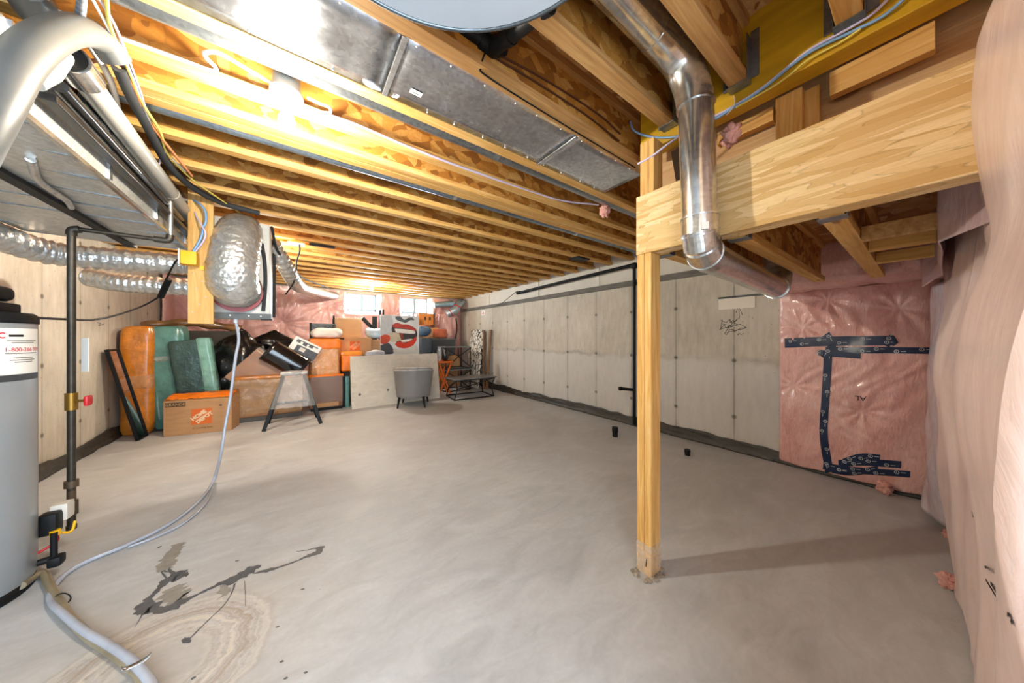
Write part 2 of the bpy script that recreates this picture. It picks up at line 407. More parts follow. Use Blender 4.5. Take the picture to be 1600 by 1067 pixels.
ribbon(m, [(318, 195, 30), (290, 240, 34), (262, 290, 40), (240, 330, 40), (225, 365, 24)], .0008)
ribbon(m, [(275, 470, 40), (295, 520, 60), (320, 545, 50), (370, 525, 20)], .0008)
ribbon(m, [(600, 450, 22), (605, 490, 26), (600, 525, 16)], .0008)
m.build('stain', STAINL, fl)

def wall_box(name, a, b, mat, label, cat='wall'): return struct(MB().box(*a, *b).build(name, mat), label, cat)
wall_box('wall_right', (XR, -.3, 0), (XR + .2, YB + .2, 1.97), CONR, 'right-hand cast concrete basement wall with form lines')
wall_box('wall_left', (XL - .2, -1.6, 0), (XL, YB + .2, 2.62), CONL, 'left-hand cast concrete basement wall')
wp = MB().box(XR + .012, -.3, 1.97, XR + .2, YB + .2, 2.62).build('wall_right_upper', plain('white_board', '#d9d5ca', .7, var=.04)); struct(wp, 'white boarded strip above the right concrete wall', 'wall')
m = MB()
for y in (3.0, 4.45, 6.3): m.box(XR - .002, y, 1.98, XR + .013, y + .05, 2.33)
m.build('joint_cover', plain('white_joint', '#e2dfd6', .7, var=.04), wp)
# back wall with two window openings
W1 = (.98, 1.62, 1.86, 2.27); W2 = (2.22, 2.92, 1.86, 2.27)
m = MB(); xs = [XL, W1[0], W1[1], W2[0], W2[1], XR + .2]; zs = [0, 1.86, 2.28, 2.62]
for i in range(5):
    for k in range(3):
        if k == 1 and i in (1, 3): continue
        m.box(xs[i], YB, zs[k], xs[i + 1], YB + .2, zs[k + 1])
struct(m.build('wall_back', CONL), 'back basement wall behind the pink insulation', 'wall')
FRAMEM = plain('window_vinyl', '#8fb4c8', .4, var=.02)
for k, (x0, x1, z0, z1) in enumerate((W1, W2)):
    m = MB(); y = YB + .02
    m.box(x0, y, z0, x1, y + .06, z0 + .05).box(x0, y, 2.25, x1, y + .06, 2.28).box(x0, y, z0, x0 + .03, y + .06, 2.28).box(x1 - .03, y, z0, x1, y + .06, 2.28)
    m.box((x0 + x1) / 2 - .03, y - .02, z0, (x0 + x1) / 2 + .03, y + .06, 2.28)
    w = m.build('window_%d' % (k + 1), FRAMEM); struct(w, ['small slider window left of the lips canvas top', 'small slider window above the lips canvas'][k], 'window')
    t = NT('window_glass_%d' % k); tr = t.new('ShaderNodeBsdfTransparent'); gl = t.new('ShaderNodeBsdfGlossy'); gl.inputs['Roughness'].default_value = .03
    mx = t.new('ShaderNodeMixShader'); mx.inputs[0].default_value = .06; t.link(tr.outputs[0], mx.inputs[1]); t.link(gl.outputs[0], mx.inputs[2]); t.link(mx.outputs[0], t.out.inputs['Surface'])
    MB().box(x0 + .03, y + .03, z0 + .03, x1 - .03, y + .036, 2.25).build('pane', t.m, w)
# subfloor = ceiling
struct(MB().box(XL - .1, -1.6, ZD, XR + .2, YB + .2, ZD + .02).build('ceiling', OSBF), 'strand board subfloor seen between the joists', 'ceiling')
# sill plate on the right wall
o = MB().box(XR - .03, .75, 1.955, XR + .01, YB, 2.03).build('sill_gasket', plain('grey_sill_plate', '#6d6a64', .8, var=.25, scale=14, stretch=(1, .3, 2))); tag(o, 'long dark grey plate along the top of the right concrete wall', 'plate')

# ================================================================ joists
FL_W, FL_H = .064, .038
ordn = ['first', 'second', 'third', 'fourth', 'fifth', 'sixth', 'seventh', 'eighth', 'ninth', 'tenth', 'eleventh', 'twelfth', 'thirteenth', 'fourteenth', 'fifteenth', 'sixteenth', 'seventeenth']
def joist(y, x0, x1, label, zb=ZJ, zt=ZD, name='ceiling_joist', group='wooden ceiling joists', cat='joist', mats=(LX, OSBW)):
    t = thing(name, label, cat, (x0, y, zb), group)
    j = random.uniform(-.004, .004)
    MB().box(x0, y - FL_W / 2 + j, zb, x1, y + FL_W / 2 + j, zb + FL_H).build('bottom_flange', mats[0], t, .002)
    MB().box(x0, y - .006, zb + FL_H, x1, y + .006, zt - FL_H).build('web', mats[1], t)
    MB().box(x0, y - FL_W / 2, zt - FL_H, x1, y + FL_W / 2, zt).build('top_flange', mats[0], t)
    return t
HANG = STRIP
def hanger(t, y, x, zb, zt, s):
    m = MB(); w = FL_W / 2 + .004; d = .055 * s
    m.box(x, y - w, zb - .004, x - d, y + w, zb - .001)
    for q in (-1, 1):
        m.box(x, y + q * w, zb - .004, x - d, y + q * (w + .002), zb + .19)
        m.box(x, y + q * w, zb + .02, x - .004 * s, y + q * (w + .03), zb + .22)
    m.build('joist_hanger', HANG, t)
for y, lab in ((.155, 'short joist ending at the yellow beam closest to the pink wall'), (.478, 'short joist ending at yellow beam right of the shiny round duct'), (.78, 'short joist ending at yellow beam left of the shiny round duct')):
    t = joist(y, XL, 1.595, 'ceiling ' + lab, mats=(LXD if y > .3 else LX, OSBW)); hanger(t, y, 1.595, ZJ, ZD, 1)
joist(1.083, XL, XR, 'ceiling joist along the camera side of the flat metal sheets', mats=(LXD, OSBW))
joist(1.47, XL, XR, 'ceiling joist between the flat metal sheets and thick steel conduit pipe')
joist(1.80, XL, XR, 'ceiling joist holding the nearer bare bulb, white cable along it')
joist(2.04, XL, XR, 'near joist of the doubled pair behind the nearer bare bulb')
joist(2.107, XL, XR, 'far joist of the doubled pair, beside the thin grey steel strip')
JY = [2.43, 2.79, 3.12, 3.45, 3.775, 4.13, 4.46, 4.81, 5.16, 5.52, 5.87, 6.22, 6.57, 6.9, 7.25, 7.6]
for i, y in enumerate(JY):
    joist(y, XL, XR, ordn[i] + ' ceiling joist counted from the thin steel strip toward back windows')
# flat metal sheets closing one joist bay
SX = [-1.2, .326, 1.248, 1.90]
for i in range(3):
    t = thing('metal_sheet', ['galvanised sheet over the joist bay, beside the bare bulb', 'middle galvanised sheet in the joist bay, small white sticker on it', 'last galvanised sheet in the joist bay, next to the wooden post'][i], 'sheet metal', (SX[i], 1.28, ZJ), 'galvanised bay sheets')
    def sf(u, v, i=i): return (SX[i] + (SX[i + 1] - SX[i]) * u, 1.112 + .33 * v, ZJ + .004 - .004 * math.sin(PI * u) * math.sin(PI * v))
    MB().slab(sf, 16, 6, (0, 0, .002)).build('panel', GALV, t)
    m = MB(); n = 6 if i != 2 else 4
    for k in range(n):
        x = SX[i] + (SX[i + 1] - SX[i]) * (k + .25) / n
        for y in (1.128, 1.426): m.lathe([(.004, 0), (.0038, -.003), (.001, -.0045)], (x + random.uniform(-.02, .02), y, ZJ + .004), 8)
    m.build('screw', WHITE, t)
    if i < 2: MB().box(SX[i + 1] - .012, 1.115, ZJ - .003, SX[i + 1] + .012, 1.44, ZJ + .003).build('seam_cleat', galv('bright_cleat_%d' % i, '#d0d4d8', .2), t, .003)
    if i == 1:
        c = atZ(650, 145, ZJ - .001); M = frame(c, (1, 0, 0), (0, -1, 0))
        lb = MB(M).box(-.026, -.014, 0, .026, .014, .001).build('sticker', PAPER, t)
        q = MB(M)
        for k in range(9): q.box(-.014 + k * .003, -.006, .001, -.0125 + k * .003, -.001, .0015)
        q.build('print', INK, lb)
# steel pipes in the bays
o = MB().cyl((XL, 1.565, 2.385), (XR, 1.565, 2.385), .052, n=24).build('steel_conduit', galv('conduit_steel', '#9aa1a6', .3, (.3, 1, 1)))
tag(o, 'thick grey steel pipe in the bay beside the metal sheets', 'pipe')
m = MB().cyl((-.75, 2.185, 2.352), (XR, 2.185, 2.352), .036, n=20); o = thing('steel_strip', 'thin grey steel pipe beside the doubled joists behind the bulb', 'pipe', (0, 2.185, 2.35))
m.build('pipe_body', galv('blue_steel', '#8d9cab', .3, (.3, 1, 1)), o)
for x in (1.0, 2.4): MB().cyl((x, 2.185, 2.352), (x + .03, 2.185, 2.352), .039, n=20).build('coupling', GALV, o)
MB().cyl((1.0, 1.565, 2.385), (1.025, 1.565, 2.385), .055, n=24).build('coupling', GALV, o)
# ================================================================ bare bulbs
BULBM = emit('glowing_bulb', (1, .92, .77, 1), 880)
def lamp(x, y, z, label, s=1.0):
    t = thing('ceiling_bulb', label, 'light', (x, y, z), 'bare ceiling bulbs')
    MB().lathe([(.05, .075), (.052, .03), (.05, 0)], (x, y, z + .02), 24).build('junction_box', plain('clear_grey_box', '#b9b6ac', .3), t)
    MB().lathe([(.062, .02), (.062, .008), (.05, 0), (.03, -.014), (.024, -.04), (.02, -.042)], (x, y, z), 32).build('lampholder', WHITE, t)
    b = MB().lathe([(.013, -.045), (.014, -.06), (.026, -.082), (.031, -.105), (.026, -.125), (.012, -.136), (.001, -.138)], (x, y, z), 24).build('bulb', BULBM, t)
    MB().lathe([(.0135, -.034), (.0145, -.046), (.0135, -.05)], (x, y, z), 16).build('bulb_base', GALV, t)
    return t
L1 = atZ(448, 153, 2.29); lamp(L1.x, L1.y, 2.29, 'bare glowing bulb in white holder beside the flat metal sheets')
lamp(1.21, 6.40, 2.30, 'bare glowing bulb at the back near the windows')
# ================================================================ post, landing beam, stair framing
PXa, PXb, PYa, PYb = 1.456, 1.545, .812, .888
t = thing('wooden_post', 'double two-by-four wooden post standing under the landing beam end', 'post', ((PXa + PXb) / 2, .85, 0))
PZ1 = 1.655
for i, (a, b) in enumerate(((PYa, .8495), (.8505, PYb))): MB().box(PXa, a, .0, PXb, b, PZ1).build('stud', LZ, t, .003)
m = MB().box(PXa - .002, PYa - .002, 0, PXb + .002, PYb + .002, .16); m.build('base_wrap', film('post_foot_film', '#e4dccb', .35), t)
for p in (((PXa - .0005, .835, .09), (PXa - .003, .838, .05)),): MB().bar(p[0], p[1], .006, .003).build('staple', INK, t)
m = MB()
for k in range(26):
    a = random.uniform(0, 2 * PI); r = random.uniform(.05, .085); x, y = 1.49 + math.cos(a) * r, .85 + math.sin(a) * r * .9
    m.rbox(x - .012, y - .01, 0, x + .012, y + .01, random.uniform(.006, .016), .006, .004, 3, k)
tag(m.build('mortar_crumbs', plain('mortar_crumbs', '#9a8f80', .9, var=.3, scale=60), None), 'crumbled mortar around the foot of the wooden post', 'debris', kind='stuff')
# landing beam (laminated strand lumber)
t = thing('landing_beam', 'deep double strand-lumber beam resting on the wooden post', 'beam', (1.498, .3, PZ1))
MB().box(1.454, -.3, PZ1, 1.498, .893, 1.96).build('beam_ply', LVL, t, .003); MB().box(1.4985, -.3, PZ1, 1.542, .88, 1.955).build('beam_ply', LVL, t, .003)
m = MB()
for k in range(7):
    pass
# stub studs over the beam, under the yellow header
t = thing('stub_post', 'short double stud between landing beam and yellow beam', 'post', (1.52, .85, 1.96))
for a, b in ((PYa + .01, .852), (.853, PYb + .01)): MB().box(1.50, a, 1.96, 1.589, b, 2.262).build('stud', LZ, t, .003)
# yellow header
o = MB().box(1.60, -.35, 2.265, 1.69, .955, ZD).build('yellow_beam', YEL, None, .004); tag(o, 'yellow-coated header beam that the short joists hang on', 'beam')
for kn in ():
    pass
# board wall of the stair opening behind the two beams
o = MB().box(1.80, -.35, 1.93, 1.82, 1.03, ZD).build('stair_board', PLYB); tag(o, 'broad plywood board between landing beam and yellow beam', 'board')
c1 = atX(1222, 130, 1.76); c2 = atX(1255, 195, 1.76)
def stud(name, px, X, w, z0, z1, label, d=.038):
    p = atX(px, 180, X); o = MB().box(X, p.y - w / 2, z0, X + d, p.y + w / 2, z1).build(name, LZ, None, .002); return tag(o, label, 'block')
stud('wood_block', 1232, 1.70, .085, 1.955, 2.264, 'upright block under yellow beam, at its middle')
stud('wood_block', 1262, 1.742, .07, 2.06, 2.264, 'small block behind the upright block under yellow beam')
p = atX(1385, 55, 1.70); o = MB().box(1.70, -.02, 2.17, 1.738, .22, 2.264).build('wood_block', LY, None, .002); tag(o, 'flat lying block under the yellow beam near pink wall', 'block')
p = atX(1160, 190, 1.72); o = MB().box(1.74, .40, 2.20, 1.778, .62, 2.264).build('wood_block', LY, None, .002); tag(o, 'flat lying block under the yellow beam by shiny duct', 'block')
o = MB().bar((1.66, .74, 1.97), (1.70, .80, 2.26), .06, .012, (1, 0, 0)).build('metal_strap', plain('brown_strap', '#6d6257', .6, .3), None); tag(o, 'brown metal strap leaning beside the stub post', 'strap')
# landing floor: joists, rim, deck
def ljoist(y, x1, label): 
    t = joist(y, 1.545, x1, label, 1.652, 1.95, 'landing_joist', 'joists under the landing', 'joist', (LX, OSBW))
    hanger(t, y, 1.545, 1.652, 1.95, -1); return t
ljoist(.80, 3.30, 'landing joist touching the top of the wooden post'); ljoist(.475, 3.27, 'landing joist beside the lower shiny duct bend'); ljoist(.195, 3.36, 'landing joist nearest the pink wall, blocks beside it')
o = MB().box(1.545, -.2, 1.95, 3.84, .84, 1.97).build('landing_deck', OSBF); tag(o, 'strand board deck of the stair landing seen from below', 'deck')
for i, (x, lab) in enumerate(((1.98, 'greyish nearest'), (2.25, 'middle'), (2.65, 'farthest'))):
    o = MB().box(x, -.03, 1.64, x + .038, .161, 1.70).build('wood_block', LY if i else LXD, None, .002); tag(o, lab + ' of three blocks between landing joist and pink wall', 'block')
def swag(u, v):
    x = 1.57 + 1.75 * u; z = 1.55 + .40 * v
    ys = [(1.57, -.10), (1.8, -.005), (2.25, -.02), (2.75, -.035), (3.32, .03)]; y = ys[-1][1]
    for (a, ya), (b, yb) in zip(ys, ys[1:]):
        if a <= x <= b: k = (x - a) / (b - a); y = ya * (1 - k) + yb * k; break
    return Vector((x, y - .02 + (.012 * nz(x * 1.2, z * 9) + .010 * abs(nz(x * 1.5 + z * 4, z * 12, 3))) * min(1, u * 4), z))
o = MB().slab(swag, 60, 40, (0, -.004, 0)).build('poly_swag', pink_mat('lilac_poly', ('#a98f94', '#c0a3a6', '#d8c0c0'), .6, 7, .2, .3)); tag(o, 'lilac poly swagged over the wood block ends under landing', 'plastic sheet')
# pink batt under the landing rim, sagging to the wall
def rimf(u, v):
    y = -.2 + 1.06 * u; s = v
    pts = [(3.34, 1.95), (3.32, 1.80), (3.36, 1.68), (3.50, 1.635), (3.70, 1.645), (3.84, 1.66)]
    k = s * 5; a = int(min(k, 4)); f = k - a; x = pts[a][0] * (1 - f) + pts[a + 1][0] * f; z = pts[a][1] * (1 - f) + pts[a + 1][1] * f
    n = nz(y * 6, s * 5) * .03 + abs(nz(y * 16, s * 3, 4)) * .02
    return Vector((x - n, y, z - n * .8))
o = MB().slab(rimf, 60, 40, (.03, 0, .02)).build('rim_batt', PINK); tag(o, 'pink poly-faced batt tucked under the landing rim', 'insulation')
for k, (yy) in enumerate((0.335,)):
    pass

# ================================================================ insulation on the right
pins = [(.72, .78), (.66, 1.32), (.5, 1.55), (.12, 1.45), (.3, .62)]
def quilt(u, v):
    y = .835 - .90 * u; z = .035 + 1.62 * v
    puff = (math.sin(PI * min(1, max(0, u))) ** .35) * (math.sin(PI * min(1, max(0, .03 + v * .94))) ** .3)
    x = XR - .02 - .105 * puff
    w = 0
    for (py, pz) in pins:
        dy, dz = y - py, z - pz; d = math.hypot(dy, dz)
        w += .035 * math.exp(-(d / .10) ** 2); w += .012 * math.sin(math.atan2(dz, dy) * 9 + 3 * nz(py, pz)) * math.exp(-d / .22) * min(1, d / .05)
    f = .018 * nz(y * 5 + 3 * z, z * 2.2 - y) + .010 * nz(y * 15 + 6 * nz(z * 2, y), z * 5) + .012 * abs(nz((y * .8 + z * .5) * 9, (z - y) * 3, 5))
    return Vector((min(x + .6 * w - f * puff, XR - .03), y, z + .012 * nz(y * 8, 1.7) * (1 if v > .9 or v < .1 else .3)))
t = thing('insulation_batt', 'pink poly-faced insulation batt on right wall with navy tape strips', 'insulation', (3.82, .35, .03))
MB().slab(quilt, 110, 130, (.02, 0, 0)).build('batt', PINK, t)
def quilt_at(px, py):
    p = atX(px, py, 3.765)
    for _ in range(4):
        u = max(0, min(1, (.835 - p.y) / .90)); v = max(0, min(1, (p.z - .035) / 1.62)); p = atX(px, py, quilt(u, v).x - .004)
    return p
LOGO = plain('pale_tape_print', '#c9d0d8', .4)
def tape(pts, w, logos=6, seed=0):
    """a strip of tape lying on the puffed batt, through photo points, w pixels wide"""
    P = crom([Vector((x, y, 0)) for x, y in pts], 8); vs = []; n = len(P); cen = []
    for i, q in enumerate(P):
        T = (P[min(i + 1, n - 1)] - P[max(i - 1, 0)]).normalized(); N = Vector((-T.y, T.x, 0)) * w / 2
        for s in (-1, -.33, .33, 1): p = q + N * s; vs.append(quilt_at(p.x, p.y))
    m = MB(); m.add(vs, [(4 * i + k, 4 * i + k + 1, 4 * i + 5 + k, 4 * i + 4 + k) for i in range(n - 1) for k in range(3)], True)
    o = m.build('tape_strip', NAVY, t)
    lg = MB()
    for k in range(logos):
        f = (k + .5 + .2 * math.sin(k * 5 + seed)) / logos; i = min(int(f * (n - 1)), n - 2); q = P[i]; T = (P[i + 1] - P[i]).normalized(); N = Vector((-T.y, T.x, 0)); q = q + N * w * .18 * (1 if k % 2 else -1)
        c = quilt_at(q.x, q.y); a = quilt_at(q.x + T.x * 3, q.y + T.y * 3) - c; b = quilt_at(q.x + N.x * 3, q.y + N.y * 3) - c
        M = frame(c + Vector((-.003, 0, 0)), a, b); R = .013; g = MB(M)
        ring = []; 
        for r in (R, R * .72):
            for j in range(14): ring.append(M @ Vector((r * math.cos(2 * PI * j / 14), r * math.sin(2 * PI * j / 14), 0)))
        lg.add(ring, [(j, (j + 1) % 14, 14 + (j + 1) % 14, 14 + j) for j in range(14)])
        lg.add([M @ Vector(p) for p in ((-.003, -.006, 0), (0, -.006, 0), (0, .006, 0), (-.003, .006, 0))], [(0, 1, 2, 3)])
        lg.add([M @ Vector(p) for p in ((.02, -.002, 0), (.045, -.002, 0), (.045, .002, 0), (.02, .002, 0))], [(0, 1, 2, 3)])
    if logos: lg.build('print', LOGO, o)
tape([(1226, 536), (1300, 533), (1398, 532)], 15, 6, 1); tape([(1290, 547), (1380, 547), (1460, 548)], 10, 5, 2); tape([(1279, 551), (1345, 556)], 9, 3, 3)
tape([(1290, 522), (1300, 540), (1288, 560)], 13, 2, 4); tape([(1294, 552), (1290, 620), (1287, 680), (1296, 738)], 13, 8, 5)
tape([(1286, 728), (1340, 735), (1422, 741)], 10, 5, 6); tape([(1310, 724), (1350, 722), (1408, 726)], 11, 4, 7); tape([(1318, 722), (1345, 714), (1375, 716)], 11, 3, 8); tape([(1300, 734), (1330, 738), (1372, 733)], 10, 3, 9)
tape([(1385, 541), (1392, 528), (1400, 538)], 10, 1, 10)
c = quilt_at(1345, 622); M = frame(c + Vector((-.004, 0, 0)), (0, -1, 0), (0, -.1, 1)); m = MB(M @ Matrix.Rotation(PI * 1.02, 4, 'Z')); m.text('AL', Matrix(), .055, shear=.1); m.build('ink_print', INK, t)
# near pink wall
def near(u, v):
    x = .70 + 3.0 * u; z = .01 + 2.61 * v
    f = .028 * nz(x * 2.1, z * .8, 2) + .014 * nz(x * 4.5 + 1.2 * nz(x, z * .7), z * .9, 7) + .010 * abs(nz(x * 6 + z * 1.5, z * 1.2, 3))
    b = 0
    b += .022 * math.exp(-((z - 1.8) / .2) ** 2) * math.exp(-((x - 1.45) / .3) ** 2)
    b -= .045 * max(0, min(1, (z - 1.95) / .2)) + .018 * math.exp(-((z - 1.45) / .12) ** 2) * (x < 1.9)
    b += .020 * (1 - abs(nz(x * 1.6 + z * .9, z * .5 - x * .4, 9)) * 2.2)
    b += .030 * math.exp(-((z - 1.10) / .28) ** 2)
    b += .04 * math.exp(-((x - 2.6) / .4) ** 2) * math.exp(-((z - .6) / .7) ** 2)
    b -= .02 * math.exp(-((z - .05) / .12) ** 2)
    return Vector((x, -.105 + f + b, z))
o = MB().slab(near, 150, 120, (0, -.05, 0)).build('insulation_wall', PINKP); tag(o, 'tall pale pink poly-covered insulation wall filling the right edge', 'insulation')
struct(MB().box(.62, -.30, 0, XR + .2, -.2, ZD).build('wall_near', PLYB), 'stud wall behind the pale pink insulation', 'wall')
ni = MB()
def near_mark(pts, w=.006):
    P = []
    for px, py in pts:
        p = atY(px, py, -.09)
        for _ in range(5): p = atY(px, py, near(max(0, min(1, (p.x - .70) / 3.0)), max(0, min(1, (p.z - .01) / 2.61))).y + .003)
        P.append(p)
    for a, b in zip(P, P[1:]):
        d = Vector((b - a)); s = Vector((0, 0, w)) if abs(d.z) < abs(d.x) else Vector((w * 3, 0, 0)); ni.add([a, b, b + s, a + s], [(0, 1, 2, 3)])
for pts in ([(1538, 897), (1552, 920), (1570, 950), (1581, 977)], [(1540, 907), (1555, 932), (1575, 965)], [(1515, 788), (1518, 800), (1522, 815), (1526, 828)], [(1512, 806), (1516, 815)], [(1486, 735), (1492, 752)], [(1537, 886), (1541, 889)]): near_mark(pts)
ni.build('ink_print', INK, o)
# loose poly folded over the corner of the two batts
def flap(u, v):
    z = .06 + 1.5 * v; x = 3.66 - .10 * math.sin(PI * v) - .42 * u - .1 * u * v; y = -.055 + .07 * math.sin(PI * u) * (1 - .4 * v) + .02 * nz(z * 4, u * 3) - .02 * u
    return Vector((x, y, z))
o = MB().slab(flap, 30, 60, (.0, -.004, 0)).build('poly_flap', pink_mat('bluish_poly', ('#b9a7ad', '#cfc0c4', '#e3dade'), .7, 8, .3, .25)); tag(o, 'loose clear poly flap folded at the corner of both pink batts', 'plastic sheet')
def fluff(c, r, label, n=3, seed=0, group=None):
    m = MB()
    for k in range(n):
        q = Vector(c) + Vector((nz(k, seed), nz(k + 5, seed), nz(k + 9, seed))) * r * 1.2
        def fn(u, v, q=q, k=k):
            a = 2 * PI * u; b = PI * (v - .5); d = Vector((math.cos(a) * math.cos(b), math.sin(a) * math.cos(b), math.sin(b)))
            return q + d * r * (.7 + .8 * nz(d.x * 2 + k * 3 + seed, d.y * 2, d.z * 2)) + Vector((0, 0, -.5 * r * max(0, -d.z)))
        m.grid(fn, 20, 14)
    o = m.build('insulation_scrap', FLUFF); tag(o, label, 'insulation scrap', group); return o
fluff(atX(1382, 766, 3.72) + Vector((0, 0, .03)), .045, 'pink scrap squeezed out under the taped batt', 3, 1)
p = atZ(1498, 915, .03); fluff(p + Vector((0, .03, .01)), .035, 'pink fluff scrap on floor beside the pale pink wall', 3, 2)
p = atZ(1490, 838, .02); fluff(p + Vector((0, .02, .01)), .022, 'smaller pink scrap on floor farther along pale pink wall', 2, 3)
fluff(atY(945, 328, 1.60), .045, 'pink fluff scrap hanging from the joist beside the post top', 4, 4)
fluff(Vector((1.43, .63, 2.13)), .028, 'pink fluff tuft left of the upright shiny duct', 3, 5)
fluff(Vector((1.55, .50, 2.12)), .04, 'pink fluff tuft right of the upright shiny duct', 3, 6)

# ================================================================ shiny round duct through the landing
R = .066
t = thing('round_duct', 'shiny galvanised round duct dropping past the landing beam', 'duct', (1.37, .58, 1.5))
m = MB(); m.tube([(.30, .655, 2.475), (1.20, .625, 2.43)], R, 32); m.build('upper_run', PIPE, t)
el = crom([(1.14, .628, 2.433), (1.24, .622, 2.425), (1.325, .605, 2.385), (1.365, .585, 2.30), (1.37, .57, 2.2)], 4)
m = MB().tube(el, R + .003, 32); m.build('upper_elbow', PIPE, t)
m = MB().tube([(1.37, .57, 2.24), (1.37, .553, 1.70)], R, 36); m.build('upright_run', PIPE, t)
m = MB(); q = [(1.37, .553, 1.72), (1.371, .553, 1.66), (1.392, .555, 1.612), (1.435, .558, 1.585), (1.50, .561, 1.578)]
m.tube(q, R + .003, 36, smooth=False); m.build('lower_elbow', PIPE, t)
m = MB()
for a, b in zip(q, q[1:]): 
    d = (Vector(b) - Vector(a)).normalized(); MB().cyl(Vector(a) - d * .003, Vector(a) + d * .003, R + .0065, n=36).build('crimp_ring', GALV, t)
d = Vector((0, 0, 1)); m = MB(); m.cyl((1.37, .57, 2.195), (1.37, .57, 2.203), R + .006, n=36)
m.build('crimp_ring', GALV, t)
m = MB().tube([(1.49, .561, 1.578), (2.62, .585, 1.555)], R, 36); m.build('lower_run', PIPE, t)
MB().cyl((2.60, .585, 1.5555), (2.615, .585, 1.555), R + .006, n=36).build('end_ring', GALV, t)
MB(frame(Vector((1.37 - .058, .553 - .043, 1.665)), (.58, -.81, 0), (0, 0, 1))).box(-.012, -.014, -.002, .012, .014, .003).build('sticker', PAPER, t)
m = MB(); ring = [(.80 + .01 * math.cos(a) * 0, .64 + (R + .004) * math.cos(a), 2.452 + (R + .004) * math.sin(a)) for a in [PI * 2 * k / 24 for k in range(25)]]
m.slab(lambda u, v: (.78 + .03 * v, .64 + (R + .004) * math.cos(2 * PI * u), 2.452 + (R + .004) * math.sin(2 * PI * u)), 28, 1, (0, 0, .001)); m.build('hanger_strap', GALV, t)
pth = crom([(2.60, .59, 1.56), (2.72, .60, 1.63), (2.78, .62, 1.74), (2.80, .63, 1.90)], 5)
rr = [.072 + .006 * math.sin(i * 2.2) for i in range(len(pth))]
MB().tube(pth, rr, 24).build('flex_end', FOIL, t)
# white patch board on concrete
p0 = atX(1130, 440, XR - .01); o = MB().box(XR - .012, 1.03, 1.535, XR - .001, 1.36, 1.66).build('white_patch', plain('white_patch_board', '#e3ddd0', .6, var=.03)); tag(o, 'small white board patch on right concrete wall behind duct', 'board')
m = MB().box(XR - .018, .6, 1.655, XR - .001, 1.36, 1.675).build('edge_trim', BLACKM, o)
# scribbled marker on concrete
m = MB(); X = XR - .0015
def scr(pts, w=.005):
    P = [atX(a, b, X) for a, b in pts]
    for a, b in zip(P, P[1:]):
        d = b - a; n = Vector((0, -d.z, d.y)).normalized() * w / 2; m.add([a + n, b + n, b - n, a - n], [(0, 1, 2, 3)])
def P5(l): return [(960 + x / 3.557, 250 + y / 3.557) for x, y in l]
for l in ([(695, 880), (690, 812), (675, 850)], [(690, 812), (712, 862)], [(590, 890), (620, 905), (640, 885), (655, 905), (690, 880)], [(585, 945), (610, 915), (620, 935), (700, 912), (730, 930)], [(600, 885), (590, 940), (640, 925), (610, 965), (625, 970), (640, 945)],
          [(620, 945), (660, 940), (665, 955), (700, 935), (735, 930)], [(600, 910), (650, 920), (655, 905), (690, 915)], [(615, 960), (680, 945), (730, 935)], [(680, 965), (690, 972), (692, 962), (705, 970), (720, 962)], [(640, 890), (645, 905), (660, 890), (668, 902), (680, 888)],
          [(630, 930), (640, 915), (650, 930), (662, 915)], [(668, 805), (690, 812)], [(655, 800), (668, 790), (672, 815)]): scr(P5(l))
m.build('marker_scribble', INK, bpy.data.objects['wall_right'])
m = MB(); Xl = XL + .0015
for l in ([(150, 682), (158, 684)], [(153, 682), (153, 688)], [(158, 686), (161, 684)], [(161, 688), (163, 684), (165, 688)]):
    P = [atX(a, b, Xl) for a, b in l]
    for a, b in zip(P, P[1:]): n = Vector((0, 0, .004)); m.add([a + n, b + n, b - n, a - n], [(0, 1, 2, 3)])
P = [atX(x, y, Xl) for x, y in ((151, 504), (158, 505), (154, 509), (162, 506), (160, 509))]
for a, b in zip(P, P[1:]): n = Vector((0, 0, .003)); m.add([a + n, b + n, b - n, a - n], [(0, 1, 2, 3)])
m.build('marker_scribble', INK, bpy.data.objects['wall_left'])
c = atX(755, 488, XR - .003); o = MB().box(XR - .004, c.y - .07, c.z - .07, XR - .001, c.y + .07, c.z + .05).build('warning_sign', PAPER); tag(o, 'small white paper sign with red mark on right concrete wall', 'sign')
MB().prism([(XR - .005, c.y - .05, c.z - .045), (XR - .005, c.y + .05, c.z - .045), (XR - .005, c.y, c.z + .035)], (.001, 0, 0)).build('red_mark', RED, o)
# dimple membrane along wall feet
def memb(x, s, y0, y1):
    def fn(u, v):
        y = y0 + (y1 - y0) * u; h = .12 + .05 * nz(y * 2.2, 3.3) + .02 * nz(y * 7, 1); b = .022 + .03 * abs(nz(y * 3, v * 3)) + .03 * (1 - v) ** 3 * (.5 + abs(nz(y * 1.5, 8)))
        return Vector((x - s * (b * (1 - .4 * v) + .004), y, h * v + .001))
    return fn
o = MB().slab(memb(XR, 1, -.05, 7.9), 260, 8, (.006, 0, 0)).build('membrane_skirt', MEMB); tag(o, 'crumpled black membrane along the foot of the right wall', 'membrane')
o = MB().slab(memb(XL, -1, 1.0, 7.3), 200, 8, (-.006, 0, 0)).build('membrane_skirt', MEMB); tag(o, 'crumpled black membrane along the foot of the left wall', 'membrane')
